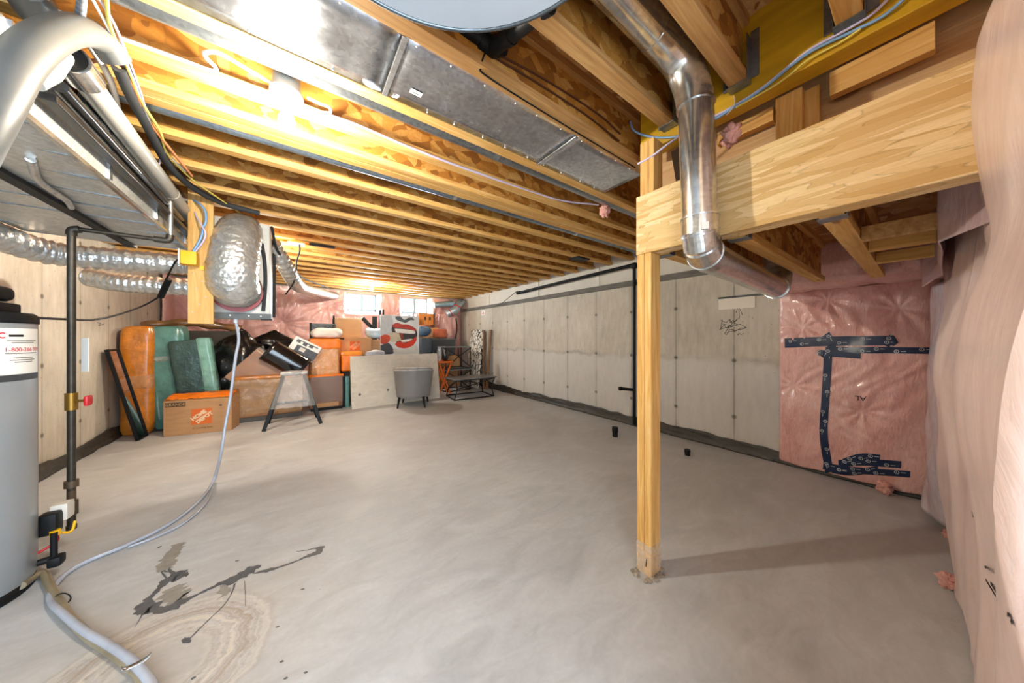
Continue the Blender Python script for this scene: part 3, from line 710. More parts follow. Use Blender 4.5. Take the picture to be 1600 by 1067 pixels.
# black drain pipes
yv = atX(991, 500, 3.80).y
t = thing('drain_pipe', 'long black plastic drain pipe along and down the right wall', 'pipe', (3.8, yv, 0))
m = MB(); m.tube([(3.80, yv, .02), (3.80, yv, 2.20)], .022, 14); m.build('vertical_run', BLACK, t)
m = MB(); m.tube([(3.80, yv - .01, 2.235), (3.80, 5.0, 2.17)], .026, 14); m.build('horizontal_run', BLACK, t)
MB().rbox(3.765, yv - .04, 2.18, 3.835, yv + .04, 2.26, .02, n=4).build('elbow', BLACK, t)
MB().tube([(3.80, 4.96, 2.172), (3.80, 5.06, 2.17)], .034, 14).build('end_hub', BLACK, t)
z1 = 1.22 - 77 / F * 4.2; m = MB(); m.tube([(3.80, yv + .01, .50), (3.62, yv + .09, .525)], .022, 12).tube([(3.63, yv + .085, .524), (3.60, yv + .10, .527)], .028, 12); m.build('side_stub', BLACK, t)
o = MB().tube([(3.74, 4.99, 2.2), (3.75, 5.6, 1.99), (3.80, 5.9, 1.98)], .006, 6).build('grey_wire', BLACK); tag(o, 'thin dark wire drooping from the black pipe end', 'wire')
for (px, py, h, r, lab) in ((961, 682, .12, .032, 'taller black pipe stub sticking out of the floor left of post'), (1074, 711, .06, .025, 'shorter black pipe stub sticking out of floor right of post')):
    p = atZ(px, py); t = thing('floor_stub', lab, 'pipe', (p.x, p.y, 0)); MB().lathe([(r, 0), (r, h * .55), (r * .97, h * .6)], (p.x, p.y, 0), 20).build('stub', BLACK, t)
    MB().lathe([(r * 1.15, h * .5), (r * 1.15, h * .96), (r * 1.05, h), (r * .9, h)], (p.x, p.y, 0), 20).build('cap', BLACK, t)
# ================================================================ left: trunk duct, pipes, heater, air exchanger
DZ = 1.95
t = thing('trunk_duct', 'wide shiny supply trunk duct hanging along the left wall', 'duct', (-1.08, 2.3, DZ))
DX0, DX1, DY0, DY1 = -1.50, -.72, .75, 3.60
def under(u, v):
    x = DX0 + (DX1 - DX0) * u; y = DY0 + (DY1 - DY0) * v
    return Vector((x, y, DZ - .012 * math.sin(PI * u) * (.5 + .5 * math.cos(v * 2 * PI * 2.2)) + .004 * nz(x * 3, y * 3)))
m = MB().slab(under, 16, 60, (0, 0, .003)); m.box(DX0, DY1 - .004, DZ, DX1, DY1, DZ + .25); m.box(DX1 - .004, DY0, DZ, DX1, DY1, DZ + .25); m.box(DX0, DY0, DZ, DX0 + .004, DY1, DZ + .25)
m.build('duct_body', GALVB, t)
for k in range(13):
    y = DY0 + .12 + k * .225; MB().box(DX0 + .01, y, DZ - .006, DX1 - .004, y + .006, DZ - .001).build('seam_rib', STRIP, t)
MB().box(DX1 - .006, DY0, DZ - .008, DX1 + .010, DY1, DZ + .010).build('corner_fold', galv('bright_fold', '#cfd2d2', .2), t)
for k in range(5): MB().box(DX1, DY0 + .3 + k * .6, DZ + .02, DX1 + .012, DY0 + .325 + k * .6, DZ + .25).build('drive_cleat', GALV, t)
m = MB(); m.box(-1.055, DY0, DZ - .028, -1.005, 3.62, DZ - .009); m.build('black_strap', plain('black_strap', '#252422', .7), t)
m = MB(); m.tube(crom([(-.86, 2.1, DZ - .016), (-.94, 2.35, DZ - .02), (-.96, 2.6, DZ - .018), (-1.0, 2.75, DZ - .014)], 6), .013, 8); m.build('foil_tape', FOIL, t)
o = MB().box(-.705, 1.75, 2.03, -.665, 3.55, 2.055).build('black_angle', BLACKM, None, .003); tag(o, 'black metal rail running beside the trunk duct', 'rail')
o = MB().box(-.71, 2.0, 2.17, -.69, 3.6, 2.315).build('duct_liner', galv('dark_panel', '#585a5c', .25)); tag(o, 'dark sheet metal side panel above the trunk duct edge', 'sheet metal')
o = MB().tube([(-.682, 1.8, 2.115), (-.70, 3.44, 2.10)], .024, 18).build('black_pipe', plain('gloss_black_pipe', '#232324', .18, .2)); tag(o, 'glossy black pipe between trunk duct and white pipe', 'pipe')
# white drain pipe
t = thing('white_pipe', 'long white plastic vent pipe with chrome banded coupling', 'pipe', (-.66, 2.6, 2.2))
a = atD(118, 105, 1.09); b = atX(300, 345, -.70)
dr = (b - a).normalized()
MB().tube([a, b + dr * .35], .040, 24).build('pipe_body', PVC, t)
mid = a + dr * (b - a).length * .66; MB().cyl(mid, mid + dr * .05, .0425, n=24).build('joint_ring', PVC, t)
MB().cyl(a - dr * .05, a + dr * .06, .052, n=28).build('chrome_coupling', PIPE, t); MB().cyl(a - dr * .055, a - dr * .048, .046, n=28).build('end_cap', BLACK, t)
MB().tube([a - dr * .05, atD(85, 119, .98), atD(58, 133, .92)], .016, 12).build('side_barb', PVC, t)
# grey foam wrapped line at the top left corner
o = MB().tube(crom([atD(-75, 280, .62), atD(-14, 172, .68), atD(35, 92, .77), atD(85, 54, .88), atD(125, 47, .98), atD(158, 62, 1.05), atD(182, 94, 1.10)], 8), [.038 + .0001 * k for k in range(49)], 24).build('grey_foam_pipe', GREYH); tag(o, 'fat grey foam-wrapped pipe bending at the upper left corner', 'pipe')
def atU(px, py, t):
    p = atD(px, py, t); return p if p.z < 2.285 else atZ(px, py, 2.285)
o = MB().tube(crom([atU(185, 104, 1.5), atU(205, 150, 1.62), atU(232, 200, 1.75), atU(262, 255, 2.05), atU(300, 292, 2.35), atU(350, 318, 2.62), atU(405, 333, 2.9)], 8), .021, 12).build('black_hose', DARKF); tag(o, 'thick black foam hose running from corner to air exchanger', 'hose')
o = MB().tube(crom([atU(60, 20, 1.36), atU(30, -30, 1.3)], 4), .05, 16).build('grey_cap_pipe', GREYH); tag(o, 'short pale pipe end above the fat grey pipe', 'pipe')
def wire(label, name, pts, r, mat, n=6):
    o = MB().tube(crom(pts, 8), r, n).build(name, mat); return tag(o, label, 'wire')
YW = plain('yellow_wire', '#e3cf62', .5); OW = plain('orange_wire', '#d98a52', .5); WW = plain('white_wire', '#e6e2dc', .5); BW = plain('blue_wire', '#7fa6cf', .45); LW = plain('lilac_wire', '#cbbfd6', .5)
wire('yellow wire running along the thick black hose', 'yellow_wire', [atU(165, -20, 1.35), atU(172, 40, 1.42), atU(197, 100, 1.53), atU(222, 160, 1.66), atU(250, 205, 1.76), atU(262, 240, 1.9), atU(300, 280, 2.2), atU(345, 312, 2.5), atU(400, 350, 2.8), atU(415, 362, 2.85)], .006, YW)
wire('orange wire looping beside the thick black hose', 'orange_wire', [atU(125, 100, 1.30), atU(160, 94, 1.35), atU(190, 108, 1.45), atU(212, 142, 1.58), atU(222, 170, 1.68), atU(240, 200, 1.8), atU(300, 275, 2.2)], .007, OW)
wire('white wire dropping left of the thick black hose', 'white_wire', [atU(140, -10, 1.38), atU(178, 60, 1.44), atU(205, 115, 1.55), atU(222, 160, 1.62), atU(238, 200, 1.72), atU(247, 225, 1.82), atU(290, 268, 2.15)], .005, WW)
wire('lilac wire hanging in a loop over the white pipe', 'lilac_wire', [atU(150, -10, 1.4), atU(184, 50, 1.46), atU(218, 140, 1.6), atU(232, 185, 1.7), atU(245, 220, 1.78), atU(250, 245, 1.80), atU(247, 265, 1.80)], .004, LW)
wire('thin white loop of wire below the white pipe', 'white_wire', [atU(150, 228, 1.85), atU(165, 255, 1.85), atU(182, 260, 1.85), atU(195, 250, 1.85), atU(194, 228, 1.85)], .005, WW)
wire('pale wire crossing joists at the upper left corner', 'white_wire', [atU(60, 10, 1.42), atU(110, 30, 1.46), atU(140, 70, 1.5), atU(165, 110, 1.55), atU(178, 142, 1.6), atU(188, 190, 1.7)], .011, WW)
wire('striped grey cable dropping behind the fat grey pipe', 'grey_cable', [atU(128, -30, 1.5), atU(127, 10, 1.5), atU(124, 26, 1.5), atU(120, 45, 1.5)], .012, plain('striped_cable', '#7d8086', .4, var=.6, scale=70))
# bulb wiring
jz = ZJ + .02
wire('white cable looping on joist left of the nearer bulb', 'white_cable', [atY(190, 60, 1.762), atY(280, 92, 1.762), atY(330, 110, 1.762), atY(337, 106, 1.755), atZ(322, 90, 2.33), atZ(322, 82, 2.33), atZ(345, 84, 2.33), atZ(390, 110, 2.33), atZ(424, 130, 2.33)], .008, WW)
wire('white cable stapled on joist right of the nearer bulb', 'white_cable', [atZ(480, 152, 2.33), atZ(498, 161, 2.33), atZ(515, 168, 2.33), atZ(516, 176, 2.33), atY(510, 178, 1.762), atY(560, 196, 1.762), atY(640, 230, 1.762), atY(740, 268, 1.762), atY(868, 311, 1.762), atY(935, 320, 1.66)], .007, LW)
# gas pipe
t = thing('gas_pipe', 'dark iron gas pipe with brass valve standing by the heater', 'pipe', (-1.06, 2.92, .1))
gx, gy = -1.06, 2.92
MB().tube([(gx, gy, .32), (gx, gy, 1.83)], .0165, 16).build('riser', IRON, t)
MB().tube([(gx, gy, .12), (gx, gy, .20)], .0165, 16).tube([(gx, gy, .105), (gx, gy, .13)], .02, 12).build('drip_leg', IRON, t)
MB().tube([(gx, gy, .19), (gx, gy, .27)], .025, 16).tube([(gx, gy, .23), (gx - .05, gy - .02, .23)], .022, 12).build('tee', plain('iron_fitting', '#5d5044', .5, .6), t)
MB().tube([(gx, gy, .27), (gx, gy, .33)], .017, 14).tube([(gx, gy, .35), (gx, gy, .39)], .028, 8).build('union', plain('rusty_union', '#6b5a48', .5, .6), t)
MB().tube([(gx - .05, gy - .02, .23), (-1.17, 2.74, .235)], .013, 12).build('branch', IRON, t)
v = MB().tube([(gx, gy, .80), (gx, gy, .90)], .024, 12).build('valve', BRASS, t)
MB().tube([(gx + .02, gy - .01, .85), (gx + .06, gy - .02, .852)], .008, 8).build('valve_stem', BRASS, v); MB().rbox(gx + .055, gy - .045, .82, gx + .075, gy + .015, .88, .008, n=4).build('valve_handle', RED, v)
MB().tube(crom([(gx, gy, 1.82), (gx + .004, gy, 1.85), (gx + .03, gy, 1.86)], 4), .021, 14).build('elbow', IRON, t)
MB().tube([(gx + .03, gy, 1.86), (-.69, gy, 1.86)], .013, 14).build('run', IRON, t)
MB().tube(crom([(-.74, gy, 1.86), (-.68, gy, 1.862), (-.67, gy, 1.90)], 4), .02, 14).build('elbow', IRON, t); MB().tube([(-.67, gy, 1.88), (-.67, gy, 2.12)], .0125, 12).build('drop', plain('bright_nipple', '#b9b7b2', .3, .8), t)
pg = MB(frame(Vector((gx + .03, gy + .02, 1.12)), (.81, -.58, 0), (0, 0, 1))).box(0, -.1, 0, .042, .1, .003).build('paper_tag', PAPER, t)
# water heater
hx, hy, hr = -1.29, 2.56, .245
t = thing('water_heater', 'tall grey water heater tank at the left edge', 'water heater', (hx, hy, 0))
MB().lathe([(hr - .005, .05), (hr, .07), (hr, 1.30), (hr - .002, 1.305)], (hx, hy, 0), 64).build('tank', GREYT, t)
MB().lathe([(hr - .008, 0), (hr - .004, .05), (hr - .02, .052)], (hx, hy, 0), 64).build('base_ring', BLACK, t)
MB().lathe([(hr + .004, 1.29), (hr + .004, 1.325), (hr - .01, 1.34), (.02, 1.345)], (hx, hy, 0), 64).build('top_cap', BLACK, t)
cb = MB().rbox(hx - .05, hy - .03, 1.34, hx + .155, hy + .155, 1.395, .012, n=5).build('blower_base', BLACK, t)
MB().rbox(hx - .05, hy - .04, 1.40, hx + .145, hy + .15, 1.475, .03, n=8).build('control_unit', BLACK, t)
sc = frame(Vector((hx + .045, hy - .041, 1.445)), (1, 0, 0), (0, .0, 1)); MB(sc).box(-.06, -.011, 0, .055, .011, .002).build('screen', emit('green_screen', (.55, .85, .35, 1), .5), t)
def lab(u, v, z0, z1, r, a0=-.62, a1=.37):
    a = a0 + (a1 - a0) * u; return Vector((hx + r * math.cos(a), hy + r * math.sin(a), z0 + (z1 - z0) * v))
A0, A1 = -.60, .20
lb = MB().grid(lambda u, v: lab(u, v, 1.045, 1.265, hr + .0015, A0, A1), 16, 4).build('label', PAPER, t)
MB().grid(lambda u, v: lab(u, v, 1.02, 1.05, hr + .002, A0, A1), 16, 2).build('label_band', plain('label_band_grey', '#3b3c40', .5), lb)
def wrap_text(txt, z, size, mat, nm, a=None):
    m0 = MB().text(txt, Matrix(), size); r = hr + .003; am = (A0 + A1) / 2 if a is None else a
    m = MB(); m.v = [Vector((hx + r * math.cos(am + p.x / r), hy + r * math.sin(am + p.x / r), z + p.y)) for p in m0.v]; m.f, m.mi, m.sm = m0.f, m0.mi, m0.sm
    m.build(nm, mat, lb)
wrap_text('1-800-266 939', 1.165, .027, RED, 'phone_number', -.16)
for z, w in ((1.205, .13), (1.196, .10), (1.146, .14), (1.125, .09), (1.115, .11), (1.105, .08)):
    MB().grid(lambda u, v, z=z, w=w: lab(u, v, z, z + .004, hr + .003, -.18 - w / hr / 2, -.18 + w / hr / 2), 8, 1).build('print_line', plain('print_grey', '#8b8480', .6), lb)
MB().grid(lambda u, v: lab(u, v, 1.226, 1.236, hr + .003, -.42, -.2), 6, 1).build('print_line', INK, lb)
am = -.5; M = frame((hx + (hr + .004) * math.cos(am), hy + (hr + .004) * math.sin(am), 1.232), (-math.sin(am), math.cos(am), 0), (0, 0, 1))
m = MB(M); ring = [(r * math.cos(a), r * math.sin(a), 0) for r in (.014, .009) for a in [.8 + 4.7 * k / 12 for k in range(13)]]; m.add(ring, [(k, k + 1, k + 14, k + 13) for k in range(12)]); m.build('ring_mark', RED, lb)
a = .42; gv = Vector((hx + (hr + .03) * math.cos(a), hy + (hr + .03) * math.sin(a), .26))
MB().rbox(gv.x - .03, gv.y - .035, .20, gv.x + .035, gv.y + .035, .31, .012, n=5).build('gas_valve', BLACK, t)
MB().rbox(gv.x - .01, gv.y + .02, .245, gv.x + .05, gv.y + .09, .335, .008, n=4).build('valve_cover', plain('pale_cover', '#d8d1c4', .5), t)
MB().tube(crom([(gv.x + .03, gv.y - .02, .2), (gv.x + .03, gv.y - .02, .16), (gv.x - .02, gv.y - .04, .13)], 4), .006, 6).build('wire_loom', RED, t)
MB().tube(crom([(gv.x + .02, gv.y, .2), (gv.x + .06, gv.y + .02, .18), (gv.x + .07, gv.y + .03, .23)], 4), .006, 6).tube([(gv.x + .03, gv.y - .03, .2), (gv.x + .03, gv.y - .03, .225)], .018, 10).build('knob', YBOX, t)
dv = Vector((hx + hr * math.cos(.22), hy + hr * math.sin(.22), .09)); MB().tube([dv, dv + Vector((.05, .01, 0))], .016, 10).tube([dv + Vector((.045, .01, -.04)), dv + Vector((.045, .01, .13))], .012, 10).rbox(dv.x + .03, dv.y - .02, .05, dv.x + .075, dv.y + .04, .1, .01, n=4).build('drain_valve', BLACK, t)
wire('black power cord from heater top to yellow box', 'power_cable', [(hx + .17, hy + .12, 1.325), atD(110, 499, 1.9), atD(150, 499, 2.15), atD(190, 490, 2.35), atD(225, 477, 2.55), atD(250, 462, 2.6), atD(255, 450, 2.6), atD(262, 432, 2.55), atD(275, 408, 2.45), atD(288, 403, 2.4), atD(296, 403, 2.38)], .007, BLACK)
o = MB().tube([atD(251, 464, 2.6), atD(264, 436, 2.57)], .022, 10).build('cord_coil', BLACK); tag(o, 'coiled black cord bundle hanging under the yellow box', 'cord')
wire('black cable curving over the heater control unit', 'power_cable', [(hx - .05, hy + .05, 1.62), (hx + .05, hy + .09, 1.61), (hx + .10, hy + .10, 1.57), (hx + .07, hy - .02, 1.50), (hx + .0, hy - .045, 1.42), (hx - .04, hy - .045, 1.36)], .012, BLACK)
# flexible foil ducts over the left wall
def flexduct(name, label, pts, r, amp=.006, k=24, mat=None):
    P = crom(pts, k); R = [r + amp * math.sin(i * 1.6) + .004 * nz(i * .3, r) for i in range(len(P))]
    o = MB().tube(P, R, 22).build(name, mat or FOIL); return tag(o, label, 'duct')
flexduct('flexible_duct', 'upper foil flexible duct passing behind the gas pipe', [(-1.66, 2.9, 1.95), (-1.60, 3.4, 1.90), (-1.45, 3.72, 1.84), (-1.15, 3.78, 1.845), (-.80, 3.80, 1.865), (-.62, 3.80, 1.87)], .085)
flexduct('flexible_duct', 'lower foil flexible duct under the upper one', [(-1.42, 4.18, 1.74), (-1.25, 4.08, 1.70), (-1.0, 4.05, 1.69), (-.62, 4.05, 1.70)], .075)
# hanging board with yellow box
pb = atZ(312, 302, 2.33)
t = thing('hanging_board', 'pale board hanging from the joists beside the foil duct', 'board', (-.60, 3.3, 1.33))
MB().box(-.665, 3.285, 1.33, -.525, 3.323, 2.45).build('plank', LZ, t, .003)
m = MB()
for k in range(9): m.cyl((-.64 + .09 * ((k * 7) % 5) / 5, 3.286, 1.42 + k * .06), (-.64 + .09 * ((k * 7) % 5) / 5, 3.283, 1.42 + k * .06), .004, n=6)
m.build('nail_head', STRIP, t)
yb = atY(306, 402, 3.25)
t2 = thing('junction_box', 'yellow electrical box on the pale hanging board', 'electrical box', (-.63, 3.25, 1.77)); 
MB().rbox(-.685, 3.19, 1.765, -.60, 3.284, 1.865, .006, n=4).build('box_body', YBOX, t2); MB().box(-.694, 3.185, 1.76, -.686, 3.284, 1.872).build('cover_plate', WHITE, t2); MB().box(-.60, 3.278, 1.745, -.575, 3.284, 1.775).build('tab', YBOX, t2)
wire('blue cable rising from the yellow box along hanging board', 'blue_cable', [(-.63, 3.24, 1.865), atD(314, 372, 2.27), atD(318, 355, 2.27), atD(322, 345, 2.27), atD(320, 328, 2.27), atD(310, 317, 2.27), atD(300, 312, 2.3)], .008, BW)
wire('white cable beside blue cable above the yellow box', 'white_cable', [(-.62, 3.24, 1.865), atD(317, 378, 2.26), atD(321, 365, 2.26), atD(315, 352, 2.26), atD(308, 340, 2.28), atD(304, 330, 2.3)], .006, LW)
# air exchanger
EX0, EX1, EY0, EY1, EZ0, EZ1 = -.62, -.19, 3.47, 3.95, 1.40, 2.24
t = thing('air_exchanger', 'grey air exchanger box hung from the joists behind the board', 'ventilation unit', (-.4, 3.7, EZ0))
MB().box(EX0, EY0, EZ0, EX1, EY1, EZ1).build('cabinet', plain('exchanger_grey', '#c9c6bd', .45, var=.05), t, .006)
MB().box(EX0 - .004, EY0 - .02, EZ0 - .015, EX1 + .01, EY0 + .03, EZ0 + .035).build('bottom_channel', plain('channel_dark', '#4c4f4d', .5), t)
m = MB()
for x in (-.55, -.45, -.33, -.25): m.cyl((x, EY0 - .02, EZ0 + .012), (x, EY0 - .024, EZ0 + .012), .006, n=8)
m.build('screw', WHITE, t)
MB().tube(crom([(EX1 - .045, EY0 - .012, EZ0 + .06), (EX1 - .03, EY0 - .014, EZ0 + .3), (EX1 - .035, EY0 - .014, EZ0 + .5), (EX1 - .055, EY0 - .01, EZ0 + .66)], 6), .014, 8).build('front_strap', DARKF, t)
MB().tube(crom([(EX1 + .012, EY1 - .05, EZ0 + .03), (EX1 + .012, EY1 - .04, EZ0 + .3), (EX1 + .014, EY1 - .08, EZ0 + .6), (EX1 + .0, EY1 - .12, EZ0 + .8)], 6), .012, 8).build('side_strap', DARKF, t)
MB().box(EX1 - .06, EY0 - .035, EZ0 - .022, EX1 + .02, EY0, EZ0 - .012).build('latch', BLACK, t)
tc = MB().tube([(-.42, EY0 + .02, EZ0 - .05), (-.42, EY0 + .02, EZ0)], .016, 12).build('drain_spout', film('clear_spout', '#d9dee6', .6), t)
col = MB().tube(crom([(-.40, EY0 - .0, 1.615), (-.40, EY0 - .07, 1.61)], 3), .17, 36).build('red_collar', plain('red_tape', '#8e1f1a', .45), t)
def loop(u, v):
    a = 2 * PI * u; zc = 1.44 + .62 * v; r = .182 * (1 + .05 * nz(math.cos(a) * 3, math.sin(a) * 3, zc * 7)) * (1 if v < .8 else 1 - .35 * ((v - .8) / .2) ** 2)
    return (a, zc, r)
PL = crom([(-.405, EY0 - .06, 1.64), (-.41, EY0 - .14, 1.66), (-.41, EY0 - .19, 1.76), (-.40, EY0 - .18, 1.90), (-.39, EY0 - .12, 2.05), (-.38, EY0 + .02, 2.15), (-.37, EY0 + .15, 2.18)], 9)
m = MB(); n = 40; TT = len(PL); T0 = [(PL[min(i + 1, TT - 1)] - PL[max(i - 1, 0)]).normalized() for i in range(TT)]
vs = []
for i, p in enumerate(PL):
    s = Vector((1, 0, 0)); w = s.cross(T0[i]); 
    for k in range(n):
        a = 2 * PI * k / n; d = s * math.cos(a) + w * math.sin(a); f = i / (TT - 1)
        r = (.165 - .025 * f) * (1 + .06 * nz(math.cos(a) * 4, i * .35, 2) + .035 * math.sin(i * 2.4 + 2 * nz(math.cos(a) * 2, math.sin(a) * 2)))
        vs.append(p + d * r)
m.add(vs, [(i * n + k, i * n + (k + 1) % n, (i + 1) * n + (k + 1) % n, (i + 1) * n + k) for i in range(TT - 1) for k in range(n)], True)
m.build('foil_bend', FOIL, t)
# foil tube leaving behind the exchanger to the back wall
flexduct('flexible_duct', 'foil duct sagging from the air exchanger to the back windows', [(-.2, 3.85, 2.17), (-.08, 4.1, 1.98), (.0, 4.6, 1.90), (.10, 5.4, 1.95), (.35, 6.5, 2.05), (.62, 7.5, 2.14), (.72, 7.8, 2.18)], .075, .006, 22)
wire('black cable sagging beside the foil duct behind exchanger', 'power_cable', [(-.18, 3.55, 2.25), (-.15, 3.8, 2.1), (-.07, 4.1, 2.03), (.02, 4.6, 2.02), (.15, 5.4, 2.08), (.5, 6.8, 2.2)], .012, DARKF)
# second yellow box on the joists
p = atZ(463, 380, 2.30)
t = thing('junction_box', 'yellow electrical box on the joists with a dangling cord', 'electrical box', (p.x, p.y, 2.28))
MB().rbox(p.x - .06, p.y - .05, 2.30, p.x + .06, p.y + .06, 2.38, .006, n=4).build('box_body', YBOX, t); MB().box(p.x - .08, p.y - .06, 2.285, p.x + .08, p.y + .06, 2.299).build('cover_plate', WHITE, t)
wire('black cord dangling from the yellow box on the joists', 'power_cable', [(p.x + .03, p.y - .02, 2.29), (p.x + .03, p.y - .02, 2.2), (p.x - .0, p.y - .01, 2.08), (p.x + .0, p.y + .0, 1.95), (p.x - .03, p.y + .03, 1.84), (p.x - .10, p.y + .10, 1.72)], .008, BLACK)
p = atZ(505, 384, 2.31); o = MB().rbox(p.x - .14, p.y - .035, 2.295, p.x + .12, p.y + .035, 2.318, .01, n=4).build('joist_tag', BLACK); tag(o, 'black strip under the joist right of the yellow box', 'strip')
p = atZ(905, 405, 2.31); o = MB().box(p.x - .12, p.y - .09, 2.30, p.x + .12, p.y + .07, 2.318).build('black_plate', BLACK); tag(o, 'small black plate under the joists near the right wall', 'plate')
# ---------------------------------------------------------------- hoses on the floor
HOSE = plain('grey_blue_hose', '#aab0bd', .25, var=.12, coat=.4); HOSEB = plain('old_clear_hose', '#8b8068', .3, var=.25, coat=.4)
g = lambda x, y, z=.012: atZ(x, y, z)
h1 = [(-.42, EY0 + .02, EZ0 - .03), atY(373, 530, EY0 + .0), atY(368, 560, EY0 - .02), atY(360, 620, EY0 - .05), atY(352, 665, EY0 - .08), atY(345, 710, EY0 - .10), g(335, 748, .03), g(318, 775), g(285, 805), g(240, 832), g(190, 855), g(140, 875), g(105, 895), g(82, 920, .014), g(80, 940, .02), g(100, 960, .03), g(130, 985, .03), g(170, 1008, .03), g(205, 1032, .03), g(232, 1062, .03), g(245, 1090, .03)]
nseg = (len(h1) - 1) * 8 + 1
o = MB().tube(crom(h1, 8), [.0105 if i < nseg * .55 else .0105 + .004 * (i - nseg * .55) / (nseg * .45) for i in range(nseg)], 12).build('drain_hose', HOSE); tag(o, 'grey-blue hose from the air exchanger across the floor', 'hose')
h2 = [(hx + hr - .01, hy - .05, .045), g(65, 895, .02), g(78, 915, .018), g(95, 945, .016), g(112, 968, .016), g(140, 995, .016), g(180, 1022, .016), g(215, 1050, .016), g(232, 1085, .016)]
o = MB().tube(crom(h2, 8), .0165, 12).build('drain_hose', HOSEB); tag(o, 'brownish clear hose from the heater foot along floor', 'hose')
h3 = [g(335, 755), g(322, 785), g(290, 815), g(245, 838), g(200, 855)]
o = MB().tube(crom(h3, 8), .007, 10).build('drain_hose', HOSE); tag(o, 'thinner grey hose lying beside the grey-blue one', 'hose')
a, b = g(189, 1050, .043), g(236, 1026, .043); M = frame((a + b) / 2, b - a, Vector((b - a)).cross(Vector((0, 0, 1))))
t = thing('metal_clip', 'perforated metal strip clamped over the two floor hoses', 'strip', ((a + b) / 2)[:])
m = MB(); L = (b - a).length
m.slab(lambda u, v: M @ Vector((L * (u - .5), .018 * (v - .5), -.012 * abs(2 * u - 1) ** 4)), 14, 2, (0, 0, .002)); m.build('strip', GALV, t)
c = g(98, 935, .02); o = MB(frame(c, (.8, -.5, 0), (0, 0, 1))).tube([(.034 * math.cos(a), .024 * math.sin(a), 0) for a in [2 * PI * k / 20 for k in range(21)]], .0025, 6).build('cable_tie', BLACK); tag(o, 'black cable tie around the two floor hoses', 'cable tie')
# ---------------------------------------------------------------- black waste pipe above the sheets
t = thing('waste_pipe', 'black waste pipe with elbow above the round metal pan', 'pipe', (.5, .93, 2.4))
e = atZ(768, 78, 2.43)
MB().tube([(-.2, e.y + .02, 2.50), (e.x - .02, e.y, 2.445)], .032, 18).build('long_run', BLACK, t)
MB().tube(crom([(e.x - .06, e.y + .003, 2.447), (e.x, e.y, 2.443), (e.x + .025, e.y - .05, 2.43)], 6), .039, 18).build('elbow', BLACK, t)
d = atZ(835, 25, 2.36) ; MB().tube([e, d + (d - e) * .3], .030, 18).tube([e + (d - e) * .42, e + (d - e) * .52], .034, 18).build('short_run', BLACK, t)
m = MB().tube(crom([(e.x - .03, e.y + .0, 2.44), (e.x - .03, e.y + .01, 2.405), (e.x - .015, e.y + .03, 2.39)], 4), .036, 14); 
wire('thin black wire stapled along the joist by the metal sheets', 'black_wire', [(e.x - .03, e.y, 2.40), atZ(755, 90, 2.35), atZ(752, 105, 2.325), atZ(762, 120, 2.317), atZ(860, 182, 2.317), atZ(992, 262, 2.317)], .0035, BLACK)
wire('upper brown wire on the joist web left of yellow beam', 'brown_wire', [(e.x + .02, 1.07, 2.43), (e.x + .3, 1.07, 2.46), (e.x + .7, 1.07, 2.47), (1.56, 1.06, 2.43)], .0045, plain('brown_wire', '#4b2614', .5))
wire('lower brown wire on the joist web left of yellow beam', 'brown_wire', [(e.x + .02, 1.07, 2.41), (e.x + .25, 1.07, 2.42), (e.x + .6, 1.07, 2.42), (1.55, 1.06, 2.385)], .0045, plain('brown_wire_b', '#4b2614', .5))
# wires on the yellow beam
X = 1.585
wire('blue cable running along the yellow beam', 'blue_cable', [atX(985, 190, 1.57), atX(992, 205, 1.57), atX(1020, 214, X), atX(1062, 212, X), atX(1110, 190, X), atX(1140, 172, X), atX(1190, 140, X), atX(1260, 85, X), atX(1330, 50, X), atX(1380, 25, X), atX(1420, -8, X)], .0055, BW)
wire('white cable running along the yellow beam', 'white_cable', [atX(997, 256, 1.50), atX(1020, 243, 1.50), atX(1048, 222, 1.52), atX(1090, 195, X), atX(1135, 172, X), atX(1190, 138, X), atX(1262, 80, X), atX(1325, 45, X), atX(1365, 20, X), atX(1395, -10, X)], .0055, LW)
wire('yellow cable tied behind the blue one on yellow beam', 'yellow_wire', [atX(1150, 168, X), atX(1200, 140, X), atX(1230, 120, X), atX(1265, 92, X), atX(1310, 68, X), atX(1345, 45, X)], .004, YW)
wire('short white string hanging off the joist end bracket', 'white_string', [atX(1146, 150, 1.55), atX(1148, 160, 1.55), atX(1142, 172, 1.55), atX(1135, 180, 1.55)], .002, WW)
# round pan below the joists
pa, pb_, pc = atZ(585, 0, 2.20), atZ(735, 47, 2.20), atZ(880, 0, 2.20)
def circ(a, b, c):
    ax, ay, bx, by, cx, cy = a.x, a.y, b.x, b.y, c.x, c.y; d = 2 * (ax * (by - cy) + bx * (cy - ay) + cx * (ay - by))
    ux = ((ax * ax + ay * ay) * (by - cy) + (bx * bx + by * by) * (cy - ay) + (cx * cx + cy * cy) * (ay - by)) / d
    uy = ((ax * ax + ay * ay) * (cx - bx) + (bx * bx + by * by) * (ax - cx) + (cx * cx + cy * cy) * (bx - ax)) / d
    return ux, uy, math.hypot(ax - ux, ay - uy)
ux, uy, ur = circ(pa, pb_, pc)
t = thing('round_metal_pan', 'big round grey metal pan hanging below the joists overhead', 'duct', (ux, uy, 2.20))
MB().lathe([(ur - .004, 0), (ur - .002, .10), (ur - .01, .11)], (ux, uy, 2.20), 72).build('drum', plain('pale_pan_metal', '#bcc4cc', .45, var=.05, scale=3), t)
MB().tube([(ux + (ur + .003) * math.cos(a), uy + (ur + .003) * math.sin(a), 2.202) for a in [2 * PI * k / 96 for k in range(97)]], .006, 8, caps=False).build('rim', galv('dark_rim', '#6c747a', .3), t)
